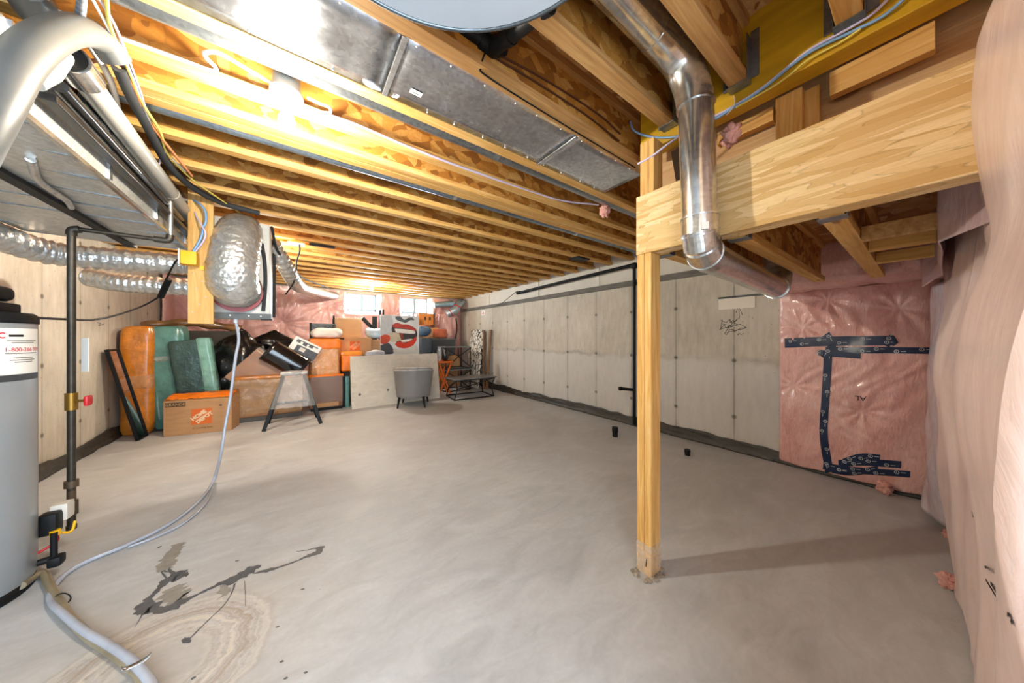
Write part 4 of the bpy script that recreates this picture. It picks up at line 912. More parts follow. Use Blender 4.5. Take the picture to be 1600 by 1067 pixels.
# ================================================================ far wall insulation
PINS = [(atY(440, 505, 7.8).x, atY(440, 505, 7.8).z), (-.9, 1.9), (.55, 1.95), (2.0, 1.75), (3.0, 1.6), (-1.2, 1.2)]
def backq(u, v):
    x = XL + .02 + (XR - XL - .04) * u; z = .02 + 2.28 * v; w = 0
    for i, (qx, qz) in enumerate(PINS):
        dx, dz = x - qx, z - qz; d = math.hypot(dx, dz)
        w += .07 * math.exp(-(d / .16) ** 2) + .022 * math.sin(math.atan2(dz, dx) * 13 + i) * math.exp(-d / .5) * min(1, d / .06)
    y = 7.80 + w + .03 * nz(x * 2.5, z * 2.5) + .018 * nz(x * 8, z * 3)
    for (x0, x1, z0, z1) in (W1, W2):
        dx = max(x0 - x, 0, x - x1); dz = max(z0 - z, 0, z - 2.3)
        y = max(y, 7.99 - max(dx, dz) / .10 * .2) if max(dx, dz) < .10 else y
    return Vector((x, y, z))
m = MB(); NU, NV = 200, 80; vs = [backq(i / NU, j / NV) for j in range(NV + 1) for i in range(NU + 1)]; fs = []
for j in range(NV):
    for i in range(NU):
        c = (vs[j * (NU + 1) + i] + vs[(j + 1) * (NU + 1) + i + 1]) / 2
        if any(x0 + .01 < c.x < x1 - .01 and z0 + .01 < c.z < 2.275 for x0, x1, z0, z1 in (W1, W2)): continue
        fs.append((j * (NU + 1) + i, j * (NU + 1) + i + 1, (j + 1) * (NU + 1) + i + 1, (j + 1) * (NU + 1) + i))
m.add(vs, fs, True); o = m.build('insulation_wall', PINKB); tag(o, 'pink poly-covered insulation across the far wall with gathered star folds', 'insulation')
def lw(u, v):
    y = 7.25 + .62 * u; z = .02 + 2.25 * v; return Vector((XL + .03 + .09 * math.sin(PI * min(1, u * 1.3 + .05)) ** .5 + .02 * nz(y * 6, z * 3), y, z))
o = MB().slab(lw, 16, 50, (-.02, 0, 0)).build('insulation_return', PINKB); tag(o, 'narrow pink batt turning onto the left concrete wall', 'insulation')
# ================================================================ stored things
RY = lambda deg: Matrix.Rotation(math.radians(deg), 4, 'Y')
T = Matrix.Translation
def wrapfilm(parent, mat, fn, nu=16, nv=10, name='plastic_wrap'):
    return MB().grid(fn, nu, nv).build(name, mat, parent)
# framed mirror leaning on the left wall
t = thing('framed_mirror', 'tall narrow black-framed mirror leaning on left concrete wall', 'mirror', (-1.55, 5.57, 0))
A, B = Vector((-1.50, 5.45, .01)), Vector((-1.485, 5.68, .01)); up = Vector((-.235, .015, 1.08)); ex = (B - A); nrm = ex.cross(up).normalized()
Mf = frame(A, ex, up); Lw, Lh = ex.length, up.length
m = MB(Mf); b = .02
m.box(0, 0, -.03, b, Lh, .0).box(Lw - b, 0, -.03, Lw, Lh, 0).box(0, 0, -.03, Lw, b, 0).box(0, Lh - b, -.03, Lw, Lh, 0); m.box(.004, .004, -.03, Lw - .004, Lh - .004, -.022)
m.build('frame', BLACK, t)
MIR = plain('mirror_glass', '#c9bdb2', .06, 1.0, .02); MB(Mf).box(b, b, -.022, Lw - b, Lh - b, -.012).build('mirror_glass', MIR, t)
# orange and teal wrapped rolls
t = thing('wrapped_roll', 'tall orange-wrapped bundle standing against the left wall', 'bundle', (-1.62, 5.98, 0))
MB().rbox(-1.765, 5.78, 0, -1.475, 6.18, 1.37, .07, .02, 16, 1, 5).build('bundle', ORW, t)
MB().rbox(-1.772, 5.772, .55, -1.468, 6.188, .78, .06, .012, 10, 5, 7).build('wrap_band', film('pale_wrap', '#d9b48a', .35), t)
t = thing('wrapped_roll', 'tall pale teal wrapped bundle right of the orange one', 'bundle', (-1.3, 6.0, 0))
MB(T((-1.33, 6.0, 0)) @ RY(-3)).rbox(-.17, -.16, 0.01, .17, .2, 1.38, .07, .02, 16, 2, 5).build('bundle', TEALW, t)
MB(T((-1.33, 6.0, 0)) @ RY(-3)).rbox(-.178, -.168, .9, .178, .208, 1.0, .06, .012, 10, 5, 7).build('wrap_band', film('grey_wrap', '#a7b0aa', .6), t)
t = thing('wrapped_slab', 'darker teal wrapped slab leaning behind the large moving carton', 'bundle', (-1.05, 5.9, 0))
MB(T((-1.07, 5.86, .40)) @ RY(-7)).rbox(-.20, -.09, .0, .20, .1, .80, .04, .012, 14, 3, 7).build('bundle', plain('dark_teal_wrap', '#2f4b48', .25, var=.35, scale=6, bump=.7, bscale=20, coat=.5), t)
MB(T((-1.07, 5.86, .40)) @ RY(-7)).rbox(.06, -.098, -.0, .21, .108, .81, .04, .012, 10, 3, 7).build('wrap_fold', plain('pale_teal_fold', '#6d9c90', .3, var=.4, scale=7, bump=.6, bscale=16, coat=.4), t)
MB().box(-1.25, 5.72, .0, -.75, 5.95, .395).build('under_box', plain('dark_carton', '#5d5348', .8), t)  # supporting carton in one plain dark brown
o = MB().tube(crom([(-1.74, 6.42, 1.39), (-1.4, 6.42, 1.44), (-1.05, 6.42, 1.42), (-.70, 6.42, 1.36)], 8), [.055 + .012 * math.sin(i * .9) for i in range(25)], 16).build('rolled_rug', plain('brown_rug_wrap', '#7a5630', .4, var=.5, scale=5, bump=.6, bscale=20, coat=.4)); tag(o, 'brown rolled rug lying on top of wrapped bundles', 'rug')
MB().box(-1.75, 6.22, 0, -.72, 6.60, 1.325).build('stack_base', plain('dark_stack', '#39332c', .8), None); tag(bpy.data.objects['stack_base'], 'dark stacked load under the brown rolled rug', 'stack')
# bin bags
def bag(c, r, sx, sy, sz, seed, label):
    def fn(u, v):
        a = 2 * PI * u; b = PI * (v - .5); d = Vector((math.cos(a) * math.cos(b), math.sin(a) * math.cos(b), math.sin(b)))
        k = r * (1 + .22 * nz(d.x * 2 + seed, d.y * 2, d.z * 2) + .10 * abs(nz(d.x * 6, d.y * 6 + seed, d.z * 6)))
        neck = 1 if d.z < .75 else 1 - .75 * (d.z - .75) / .25
        z = d.z * k * sz + (.09 * max(0, d.z - .75) / .25)
        return Vector(c) + Vector((d.x * k * sx * neck, d.y * k * sy * neck, max(-r * sz * .8, z)))
    o = MB().grid(fn, 44, 30).build('bin_bag', BAG); return tag(o, label, 'bag', 'black bin bags')
bag((-.68, 6.22, .82), .34, 1.0, .8, 1.25, 1, 'big black plastic bag behind the tilted carton'); bag((-.30, 6.5, 1.12), .24, 1.3, .7, .6, 5, 'flat black plastic bag above the tilted carton'); bag((-.75, 6.1, .45), .26, .9, .7, 1.2, 8, 'lower black plastic bag right of the teal slab')
# moving carton with print
t = thing('moving_carton', 'large cardboard carton with orange square print on floor at left', 'box', (-1.0, 5.6, 0))
c0, c1 = atZ(255, 683), atZ(362, 672); fx = (c1 - c0); n = Vector((-fx.y, fx.x, 0)).normalized(); Lc = fx.length; M = frame(c0, fx, (0, 0, 1)) ; hB = .435
MB(M).box(0, 0, -.27, Lc, hB, 0).build('carton', CARD, t, .004)
MB(M).hexa([(0.0, hB, -.27), (Lc, hB, -.27), (Lc, hB, -.004), (0, hB, -.004)], [(0.02, hB + .05, -.30), (Lc - .02, hB + .07, -.30), (Lc - .01, hB + .01, -.0), (.0, hB + .008, -.0)]).build('top_flap', plain('flap_card', '#a06f3e', .8), t)
m = MB(M); m.slab(lambda u, v: Vector((Lc * u * .98, hB + .012 + .05 * v + .02 * nz(u * 9, v * 3), -.02 - .18 * v)), 24, 5, (0, .003, 0)); m.build('orange_wrap', ORPL, t)
def carton_print(M, cx, cy, s, parent, big=True):
    m = MB(M @ T((cx, cy, .0015))); m.box(-s, -s, -.001, s, s, .0005); sq = m.build('logo_square', HDOR, parent)
    q = MB(); R = M @ T((cx, cy, .003)) @ Matrix.Rotation(math.radians(38), 4, 'Z')
    q.text('HOME', R @ T((-s * .12, s * .30, 0)), s * .60, bold=.004); q.text('DEPOT', R @ T((s * .12, -s * .30, 0)), s * .60, bold=.004)
    q.build('logo_text', plain('print_tan', '#e7c9a4', .7), sq)
carton_print(M, Lc * .545, hB * .50, .098, t)
MB(M).box(.015, hB - .075, .0, .20, hB - .02, .0015).build('size_panel', plain('dark_print', '#4a3b2c', .8), t); q = MB(); q.text('GRANDE', M @ T((.107, hB - .048, .003)), .045); q.build('size_text', plain('print_tan2', '#c79f6f', .8), t)
q = MB(); q.text('el moving box', M @ T((Lc * .56, .075, .003)), .034); q.build('small_text', plain('print_brown', '#6b3f20', .8), t); MB(M).box(Lc * .81, hB - .10, 0, Lc * .85, hB - .085, .0015).build('hand_hole', INK, t)
# wrapped dresser
t = thing('wrapped_dresser', 'brown stretch-wrapped dresser behind the white-topped stool', 'furniture', (-.3, 5.9, 0))
MB().box(-.715, 5.75, 0, .075, 6.05, .07).build('plinth', plain('dark_plinth', '#4a4640', .6), t)
MB().box(-.73, 5.74, .07, .08, 6.06, .60).build('body', WOODB, t, .006)
MB().rbox(-.745, 5.725, .09, .095, 6.075, .625, .03, .012, 14, 9, 7).build('plastic_wrap', film('amber_wrap', '#d6b083', .38), t)
MB().rbox(-.74, 5.73, .60, .09, 6.07, .665, .03, .02, 12, 4, 8).build('orange_wrap', plain('orange_fold', '#b5722c', .35, var=.3, bump=.7, bscale=16, coat=.4), t)
# tilted carton
ct = atY(404, 543, 5.86)
t = thing('tilted_carton', 'big brown carton tilted on a corner over the dresser', 'box', (ct.x, 6.0, .6))
M = T((ct.x, 5.86, ct.z)) @ RY(42) ; MB(M).box(0.0, 0, -.56, .72, .34, 0).build('carton', plain('brown_carton', '#99693f', .6, var=.2), t, .006)
MB(M).box(0.01, -.004, -.004, .715, .345, .006).build('top_panel', plain('grey_panel', '#57524c', .5), t)
MB(M).rbox(-.01, -.012, -.57, .73, .352, .012, .02, .008, 10, 4, 6).build('plastic_wrap', CLEAR, t)
MB(M).box(.02, -.006, -.05, .70, -.001, -.035).build('edge_tape', plain('pale_tape', '#cfa981', .5), t)
# glossy black shell
cb = atY(447, 562, 5.80)
t = thing('black_shell', 'glossy black curved plastic shell lying on the tilted carton', 'container', (cb.x, 5.8, cb.z))
M = T((cb.x, 5.80, cb.z)) @ RY(36)
def shell(u, v):
    a = PI * (.05 + .9 * v); return M @ Vector((-.27 + .54 * u, -.10 * math.sin(a) * 1.1, .17 * math.cos(a)))
m = MB().slab(shell, 12, 16, (0, .12, 0)); m.build('shell', plain('gloss_black', '#0e0f12', .12, var=.1, coat=.6), t); MB(M).box(-.28, .0, -.17, .28, .13, .17).build('back', BLACK, t)
# photo print
cp = atY(476, 545, 5.92); M = T((cp.x, 5.92, cp.z)) @ RY(30)
t = thing('photo_board', 'small black-and-white photo board tilted behind the black shell', 'picture', (cp.x, 5.92, cp.z))
MB(M).box(-.20, 0, -.15, .20, .015, .13).build('board', PAPER, t); m = MB(M); m.box(-.12, -.002, -.13, .20, -.0005, .02).box(-.16, -.002, .05, -.10, -.0005, .10).box(-.06, -.002, .04, .0, -.0005, .09).box(.03, -.002, .05, .09, -.0005, .10).box(-.10, -.003, .085, .16, -.001, .10); m.build('dark_print', plain('photo_dark', '#3b3633', .4, var=.6, scale=40), t)
MB(M).box(-.06, -.004, -.06, .02, -.002, .0).build('pale_print', plain('photo_pale', '#cfc8bd', .4), t)
# step stool
t = thing('step_stool', 'black A-shaped stool wrapped in clear film before the dresser', 'stool', (-.02, 5.25, 0))
xa, xb = -.34, .29; ta, tb = -.135, .10; ht = .70
for (x0, x1, y0, y1) in ((xa, ta, 5.06, 5.20), (xb, tb, 5.06, 5.20), (xa + .02, ta, 5.48, 5.32), (xb - .02, tb, 5.48, 5.32)):
    MB().bar((x0, y0, 0.0), (x1, y1, ht), .045, .035, (0, 1, 0)).build('leg', BLACK, t, .004)
MB().rbox(ta - .03, 5.17, ht - .01, tb + .03, 5.35, ht + .03, .015, n=5).build('seat', BLACK, t)
MB().bar((-.24, 5.125, .33), (.19, 5.125, .33), .02, .03).build('crossbar', BLACK, t)
def wr(u, v):
    z = .27 + (ht + .04 - .27) * v; k = z / ht; a = 2 * PI * u; hx_ = ((xb - xa) * (1 - k) + (tb - ta) * k) / 2 + .028; cxx = ((xa + xb) * (1 - k) + (ta + tb) * k) / 2; hy_ = (.21 * (1 - k) + .06 * k) + .04
    c, s = math.cos(a), math.sin(a); q = max(abs(c), abs(s)); sq = .72 + .28 / q if q else 1
    return Vector((cxx + hx_ * max(-1, min(1, c * 1.3)), 5.26 + hy_ * max(-1, min(1, s * 1.3)), z + .01 * nz(a * 3, z * 9)))
MB().grid(wr, 40, 16).build('plastic_wrap', film('white_wrap', '#e9e7e2', .24), t); MB().rbox(ta - .04, 5.16, ht + .0, tb + .04, 5.36, ht + .05, .02, .015, 8, 3, 14).build('wrap_top', film('white_wrap_top', '#eceae6', .4), t)
# brown cabinet + white cabinet in orange bag + pillow + crate
t = thing('wood_cabinet', 'dark brown film-wrapped cabinet standing under the orange-bagged box', 'cabinet', (.43, 6.1, 0))
MB().box(.20, 5.93, 0.0, .655, 6.33, .05).build('plinth', BLACK, t); MB().box(.19, 5.92, .05, .66, 6.34, .565).build('body', plain('walnut', '#6b4123', .45, var=.25, stretch=(1, 1, 6)), t, .004); MB().rbox(.18, 5.91, .12, .67, 6.35, .57, .02, .01, 12, 6, 9).build('plastic_wrap', CLEAR, t)
MB().box(.22, 5.905, .06, .60, 5.918, .13).build('card_strip', CARD, t)
t = thing('bagged_box', 'white box in a sagging orange bag on the brown cabinet', 'box', (.41, 6.15, .566))
MB().box(.22, 6.01, .575, .60, 6.32, 1.12).build('box_body', plain('pale_orange', '#e8c39a', .5), t, .005)
MB().rbox(.195, 5.985, .575, .625, 6.345, 1.20, .03, .015, 14, 2, 8).build('plastic_wrap', film('peach_film', '#eda45a', .45), t); MB().rbox(.185, 5.975, 1.03, .635, 6.355, 1.21, .03, .012, 12, 8, 8).build('orange_bag', ORPL, t)
MB().slab(lambda u, v: Vector((.16 + .52 * u, 5.97 - .02 * v, .60 - .05 * v + .02 * nz(u * 7, v))), 14, 3, (0, .006, 0)).build('bag_hem', ORPL, t)
o = MB().rbox(.22, 6.03, 1.215, .66, 6.33, 1.39, .09, .03, 16, 4, 7).build('pillow', WCLOTH); tag(o, 'crumpled white pillow on top of the orange-bagged box', 'pillow')
t = thing('wire_crate', 'black crate behind the white pillow on stacked boxes', 'crate', (.42, 6.5, 1.2)); m = MB(); z0, z1 = 1.22, 1.47
for k in range(4): z = z0 + (z1 - z0) * k / 3; m.box(.22, 6.42, z - .012, .60, 6.435, z + .012)
for k in range(7): x = .22 + .38 * k / 6; m.box(x - .008, 6.42, z0, x + .008, 6.435, z1)
m.box(.22, 6.435, z0, .232, 6.62, z1).box(.588, 6.435, z0, .60, 6.62, z1).box(.22, 6.61, z0, .60, 6.62, z1).box(.22, 6.42, z0 - .012, .6, 6.62, z0); m.build('crate_body', plain('crate_grey', '#5d6468', .4), t)
MB().box(.205, 6.41, z0 - .012, .23, 6.63, z1 + .02).build('side_rail', BLACK, t)
o = MB().box(.19, 6.40, 0, .60, 6.66, 1.205).build('carton', CARD, None, .004); tag(o, 'tall plain carton carrying the black crate', 'box')
t = thing('carton', 'plain open cardboard box topmost of the stack beside crate', 'box', (.83, 6.7, 1.24)); q0, q1 = atY(522, 512, 6.5), atY(565, 512, 6.5)
MB().box(q0.x, 6.5, 1.236, q1.x, 6.85, 1.60).build('carton_body', CARDL, t, .004); MB().box(q0.x - .02, 6.49, 1.45, q0.x + .01, 6.53, 1.64).build('corner_guard', BLACK, t); MB().rbox(q0.x - .01, 6.49, 1.55, q1.x + .01, 6.86, 1.63, .02, .01, 8, 3, 9).build('plastic_wrap', CLEAR, t)
t = thing('printed_carton', 'medium carton with small orange print under plain box', 'box', (.9, 6.6, .87)); r0, r1 = atY(528, 540, 6.3), atY(580, 540, 6.3)
MB().box(r0.x, 6.3, .88, r1.x, 6.72, 1.232).build('carton_body', CARDL, t, .004); M = frame((r0.x, 6.3, .88), (1, 0, 0), (0, 0, 1)); s = .085; W_ = r1.x - r0.x
sq = MB(M).box(W_ * .50 - s, .19 - s, -.0, W_ * .50 + s, .19 + s, .0015).build('logo_square', HDOR, t)
q = MB(); Rm = M @ T((W_ * .5, .19, .003)) @ Matrix.Rotation(math.radians(38), 4, 'Z'); q.text('HOME', Rm @ T((-s * .12, s * .30, 0)), s * .60, bold=.004); q.text('DEPOT', Rm @ T((s * .12, -s * .30, 0)), s * .60, bold=.004); q.build('logo_text', plain('print_tan3', '#e2b187', .7), sq); MB(M).box(.0, .31, 0, .10, .345, .0015).build('size_panel', plain('dark_print2', '#4a3b2c', .8), t)
o = MB().box(.70, 6.36, 0, 1.30, 6.80, .875).build('carton', CARD, None, .004); tag(o, 'carton on the floor under the medium printed carton', 'box')
t = thing('orange_bin', 'bright orange wrapped bin right of the orange-bagged box', 'bin', (.8, 6.15, .62)); MB().rbox(.655, 6.02, .625, .98, 6.30, .93, .03, .012, 12, 5, 8).build('bin_body', ORPL, t); MB().rbox(.645, 6.01, .90, .99, 6.31, .975, .02, .015, 10, 6, 9).build('bag_top', plain('orange_bag_top', '#f59324', .35, coat=.4), t)
t = thing('side_table', 'black side table carrying the orange bin', 'table', (.85, 6.15, 0)); MB().box(.67, 5.98, .58, 1.2, 6.33, .62).build('table_top', BLACK, t)
for x, y in ((.69, 6.0), (1.17, 6.0), (.69, 6.31), (1.17, 6.31)): MB().box(x - .018, y - .018, 0, x + .018, y + .018, .58).build('leg', BLACK, t)
MB().box(.80, 6.03, .02, 1.15, 6.05, .58).build('back_panel', BLACK, t)
o = MB().rbox(.70, 5.93, .0, .765, 5.965, .55, .015, .006, 8, 3, 8).build('wrapped_slab', TEALW); tag(o, 'thin teal wrapped panel upright before black side table', 'bundle')
# white table top
t = thing('loose_tabletop', 'large pale tabletop wrapped in film leaning behind grey chair', 'tabletop', (1.6, 5.85, 0)); A = atZ(550, 640); B = atZ(687.5, 621.5); ex = B - A; up = Vector((-.02, .14, .90)); M = frame(A, ex, up); Lt = ex.length; Ht = up.length
MB(M).box(0, 0, -.03, Lt, Ht, 0).build('panel', LAMIN, t, .003); MB(M).rbox(-.008, .02, -.038, Lt + .008, Ht + .008, .006, .006, .004, 16, 2, 9).build('plastic_wrap', film('tabletop_wrap', '#efece6', .16), t)
for x, y in ((.125, .24), (.60, .27)): MB(M).lathe([(.024, 0), (.024, .003), (.018, .003)], (x * 1.0, y, .001), 20).build('grommet', plain('grommet_brown', '#5d4e3f', .5), t)
m = MB(M); 
for k in range(5): m.box(.03 + .006 * (k % 2), .14 + .06 * k, .0005, .036 + .006 * (k % 2), .15 + .06 * k, .002)
m.build('screw_hole', INK, t)
# canvas with lips
t = thing('canvas_print', 'square canvas of open red lips standing behind pale tabletop', 'picture', (1.7, 6.25, .6)); A = atY(594.5, 553, 6.2); TL = atY(594.5, 491.5, 6.2); BR = atY(655, 553, 6.2); Wc = BR.x - A.x; Hc = TL.z - A.z; M = frame((A.x, 6.2, A.z - .06), (1, 0, 0), (0, .03, 1))
CB = MB(M).box(0, -(A.z - .065), -.035, Wc, Hc + .06, 0).build('canvas', plain('canvas_white', '#d8dcdd', .6, var=.1, scale=3), t)
def px(pts): return [((x - 594.5) / 60.5 * Wc, .06 + (553 - y) / 61.5 * Hc) for x, y in pts]
def pc(x, y): return 600 + x / 5.335, 440 + y / 5.335
def patch(name, col, pts, z):
    P = px([pc(*p) for p in pts]); P = [(max(.0, min(Wc, a)), max(.0, min(Hc + .06, b_))) for a, b_ in P]
    Q = crom([(a, b_, 0) for a, b_ in P + P[:1]], 5)[:-1]
    Q = [Vector((max(.0, min(Wc, q.x)), max(0, min(Hc + .06, q.y)), 0)) for q in Q]
    MB(M).add([(q.x, q.y, z) for q in Q], [tuple(range(len(Q)))[::-1]]).build(name, plain('paint_' + col[1:] + name[:4], col, .5, var=.08, scale=20), CB)
patch('painted_shadow', '#bfc4c8', [(-30, 290), (60, 280), (70, 400), (20, 460), (-30, 440)], .001)
patch('painted_nose', '#5a6468', [(90, 285), (130, 282), (165, 310), (200, 292), (240, 290), (252, 312), (220, 312), (180, 335), (150, 330), (100, 312)], .002)
patch('painted_mouth', '#3f3a3c', [(70, 360), (160, 372), (265, 395), (268, 470), (200, 520), (110, 530), (90, 470), (60, 400)], .002)
patch('painted_teeth', '#e9e6e0', [(85, 390), (160, 392), (250, 405), (252, 432), (170, 428), (100, 420)], .003)
patch('painted_lip', '#b7463c', [(62, 360), (100, 340), (150, 350), (200, 352), (262, 385), (264, 405), (200, 392), (130, 384), (80, 380)], .004)
patch('painted_lip', '#cf3a1e', [(85, 520), (120, 500), (180, 512), (240, 478), (268, 462), (266, 500), (230, 540), (170, 560), (110, 548)], .004)
patch('painted_gloss', '#ece5da', [(130, 490), (190, 480), (235, 478), (200, 500), (150, 506)], .005)
patch('painted_finger', '#c9bda2', [(40, 425), (100, 422), (150, 440), (155, 470), (120, 495), (60, 505), (45, 470)], .005)
patch('painted_tip', '#c24a2c', [(-32, 455), (10, 440), (45, 455), (40, 500), (0, 520), (-32, 510)], .006)
patch('painted_band', '#8b3f35', [(118, 430), (140, 425), (160, 460), (140, 485), (130, 460)], .006)
patch('painted_chin', '#454548', [(-32, 530), (40, 515), (75, 598), (-32, 598)], .003)
patch('painted_skin', '#cfcdc2', [(70, 560), (160, 570), (262, 530), (272, 598), (90, 598)], .003)
# grey tub chair, back to the camera
t = thing('tub_chair', 'grey upholstered tub chair in film, its back turned to room', 'chair', (1.74, 5.46, 0)); ccx, ccy = 1.74, 5.46; face = Vector((.45, .89, 0)).normalized(); side = Vector((face.y, -face.x, 0))
def tub(u, v, r=.335, th=0.0):
    a = PI * (-1.18 + 1.36 * u) ; a = -PI / 2 + (u - .5) * PI * 1.35; z = .17 + (.53 - .10 * (abs(u - .5) * 2) ** 2.5) * v; k = (r - th) * (.86 + .16 * v)
    return Vector((ccx, ccy, 0)) + side * (math.cos(a) * k) + face * (math.sin(a) * k) + Vector((0, 0, z))
m = MB(); nu, nv = 40, 10; outer = [tub(i / nu, j / nv) for j in range(nv + 1) for i in range(nu + 1)]; inner = [tub(i / nu, j / nv, th=.06) for j in range(nv + 1) for i in range(nu + 1)]; w_ = nu + 1; N = len(outer)
fs = [(j * w_ + i, j * w_ + i + 1, (j + 1) * w_ + i + 1, (j + 1) * w_ + i) for j in range(nv) for i in range(nu)]; fs += [tuple(q + N for q in f[::-1]) for f in fs]
rim = list(range(w_)) + [j * w_ + nu for j in range(1, nv + 1)] + [nv * w_ + i for i in range(nu - 1, -1, -1)] + [j * w_ for j in range(nv - 1, 0, -1)]; fs += [(rim[k], rim[k] + N, rim[(k + 1) % len(rim)] + N, rim[(k + 1) % len(rim)]) for k in range(len(rim))]
m.add(outer + inner, fs, True); m.build('backrest', CLOTHG, t)
MB().lathe([(.24, 0), (.275, .02), (.275, .20), (.25, .24), (.01, .25)], (ccx, ccy, .17), 36).build('seat', CLOTHG, t)
m = MB(); m.grid(lambda u, v: tub(u, v * 1.03, .347), 40, 10); m.build('plastic_wrap', film('chair_wrap', '#e6e6e4', .16), t); m = MB(); m.grid(lambda u, v: tub(u, .93 + .10 * v, .35 - .045 * v), 40, 3); m.build('wrap_rim', film('chair_wrap_rim', '#f0efec', .6), t)
for sa, fa in ((-.20, -.22), (.20, -.22), (-.20, .19), (.20, .19)):
    b0 = Vector((ccx, ccy, 0)) + side * sa + face * fa; b1 = b0 + side * sa * .15 + face * fa * .15
    MB().tube([b1, b0 + Vector((0, 0, .19))], [.014, .024], 10).build('leg', BLACK, t)
# coffee table
t = thing('coffee_table', 'low black-framed coffee table with slate top before the right wall', 'table', (2.95, 5.62, 0)); zt = .40
MB().box(2.52, 5.38, zt - .02, 3.50, 5.93, zt).build('table_top', plain('slate_top', '#6d7072', .3, var=.2, scale=6), t, .004)
m = MB(); r_ = .011; base = [(2.50, 5.36), (3.36, 5.30), (3.42, 5.86), (2.58, 5.93)]; top = [(2.56, 5.42), (3.45, 5.40), (3.46, 5.89), (2.56, 5.90)]
def rods(name, segs, r=.011):
    m = MB()
    for a, b in segs: m.bar(a, b, r * 2, r * 2)
    m.build(name, BLACKM, t)
rods('base_frame', [((*base[i], .011), (*base[(i + 1) % 4], .011)) for i in range(4)]); rods('top_frame', [((*top[i], zt - .031), (*top[(i + 1) % 4], zt - .031)) for i in range(4)])
for i in range(4):
    mid = Vector(((base[i][0] + base[(i + 1) % 4][0]) / 2, (base[i][1] + base[(i + 1) % 4][1]) / 2, .19)); q = Vector((*[(top[i][k] * .5 + base[i][k] * .5) for k in (0, 1)], .2)) + (Vector((2.95, 5.62, .2)) - Vector((*base[i], .2))) * .12
    rods('leg', [((*base[i], .011), q), (q, (*top[i], zt - .03)), (q, (*top[(i + 1) % 4], zt - .03))], .008)
# stacked wire end tables
def endtable(z0, x0, x1, y0, y1, h, label):
    t = thing('end_table', label, 'table', ((x0 + x1) / 2, y0, z0), 'black wire end tables'); MB().box(x0, y0, z0 + h - .02, x1, y1, z0 + h).build('table_top', plain('grey_glass', '#7d8488', .12, var=.1), t)
    cs = [(x0 + .01, y0 + .01), (x1 - .01, y0 + .01), (x1 - .01, y1 - .01), (x0 + .01, y1 - .01)]
    def rr(name, segs):
        m = MB()
        for a, b in segs: m.bar(a, b, .018, .018)
        m.build(name, BLACKM, t)
    for c in cs: rr('leg', [((*c, z0), (*c, z0 + h - .02))])
    rr('base_frame', [((*cs[i], z0 + .01), (*cs[(i + 1) % 4], z0 + .01)) for i in range(4)])
    c = ((x0 + x1) / 2, y0 + .01, z0 + h * .55); rr('cross_brace', [((x0, y0 + .01, z0 + .02), c), ((x1, y0 + .01, z0 + .02), c), ((x0, y0 + .01, z0 + h - .03), c), ((x1, y0 + .01, z0 + h - .03), c), (c, (c[0], y0 + .01, z0 + h - .03))])
endtable(0, 2.72, 3.36, 6.3, 6.8, .50, 'lower black wire end table standing on the floor'); endtable(.505, 2.72, 3.36, 6.3, 6.8, .52, 'upper black wire end table stacked on the other')
# patterned mattress against the right wall
t = thing('patterned_rug', 'white mattress-like roll with black hatch leaning on right wall', 'rug', (3.6, 6.6, 0))
def rug(u, v):
    x = 3.50 + .26 * v - .03 * math.sin(PI * u) ; return Vector((x + .02 * nz(u * 4, v * 4), 6.28 + .62 * u + .14 * v, .01 + 1.40 * v + .03 * math.sin(u * PI) * (v > .9)))
RUGM = NT('hatched_rug'); v_ = RUGM.pos((.3, 1.6, .8)); RUGM.col(RUGM.ramp(RUGM.vor(v_, 9.0, 'DISTANCE_TO_EDGE'), [(.03, S('#33302d')), (.10, S('#dcd6ca'))])); RUGM.set(Roughness=.8)
MB().slab(rug, 16, 24, (.08, .02, 0)).build('rug_body', RUGM.m, t); MB().box(3.66, 6.22, .0, 3.70, 6.26, 1.4).build('brown_board', plain('brown_board', '#7b5c43', .6), t)
o = MB().hexa([(3.70, 6.12, 0), (3.73, 6.12, 0), (3.73, 6.2, 0), (3.70, 6.2, 0)], [(3.80, 6.12, 1.42), (3.83, 6.12, 1.42), (3.83, 6.2, 1.42), (3.80, 6.2, 1.42)]).build('brown_board', plain('brown_lath', '#846449', .6)); tag(o, 'brown board leaning beside the hatched white roll', 'board')
# odds and ends at the back right
t = thing('grey_bin', 'dark grey lidded bin behind the wire end tables', 'bin', (2.75, 7.05, .9)); g0, g1 = atY(676, 535, 7.0), atY(712, 535, 7.0)
MB().box(g0.x, 7.0, .78, g1.x, 7.35, 1.18).build('bin_body', plain('bin_grey', '#4a4d50', .45), t, .02); MB().box(g0.x - .02, 6.98, 1.16, g1.x + .02, 7.37, 1.205).build('lid', plain('lid_grey', '#5a5e62', .4), t, .01)
o = MB().box(g0.x - .05, 6.98, 0, g1.x + .1, 7.4, .775).build('carton', CARD, None, .004); tag(o, 'carton on the floor under the dark grey lidded bin', 'box')
t = thing('dark_chair', 'dark grey chair upturned right of the lips canvas', 'chair', (2.3, 6.75, .0)); k0, k1 = atY(658, 535, 6.7), atY(676, 535, 6.7)
MB().rbox(k0.x, 6.7, .60, k1.x, 7.1, 1.22, .03, .01, 8, 2, 5).build('backrest', plain('slate_fabric', '#3f474e', .7), t); MB().rbox(k0.x - .02, 6.68, .5, k1.x + .1, 7.15, .62, .03, n=6).build('seat', plain('slate_fabric_b', '#3f474e', .7), t)
for x in (k0.x + .02, k1.x + .04):
    for y in (6.72, 7.1): MB().box(x - .015, y - .015, 0, x + .015, y + .015, .52).build('leg', BLACK, t)
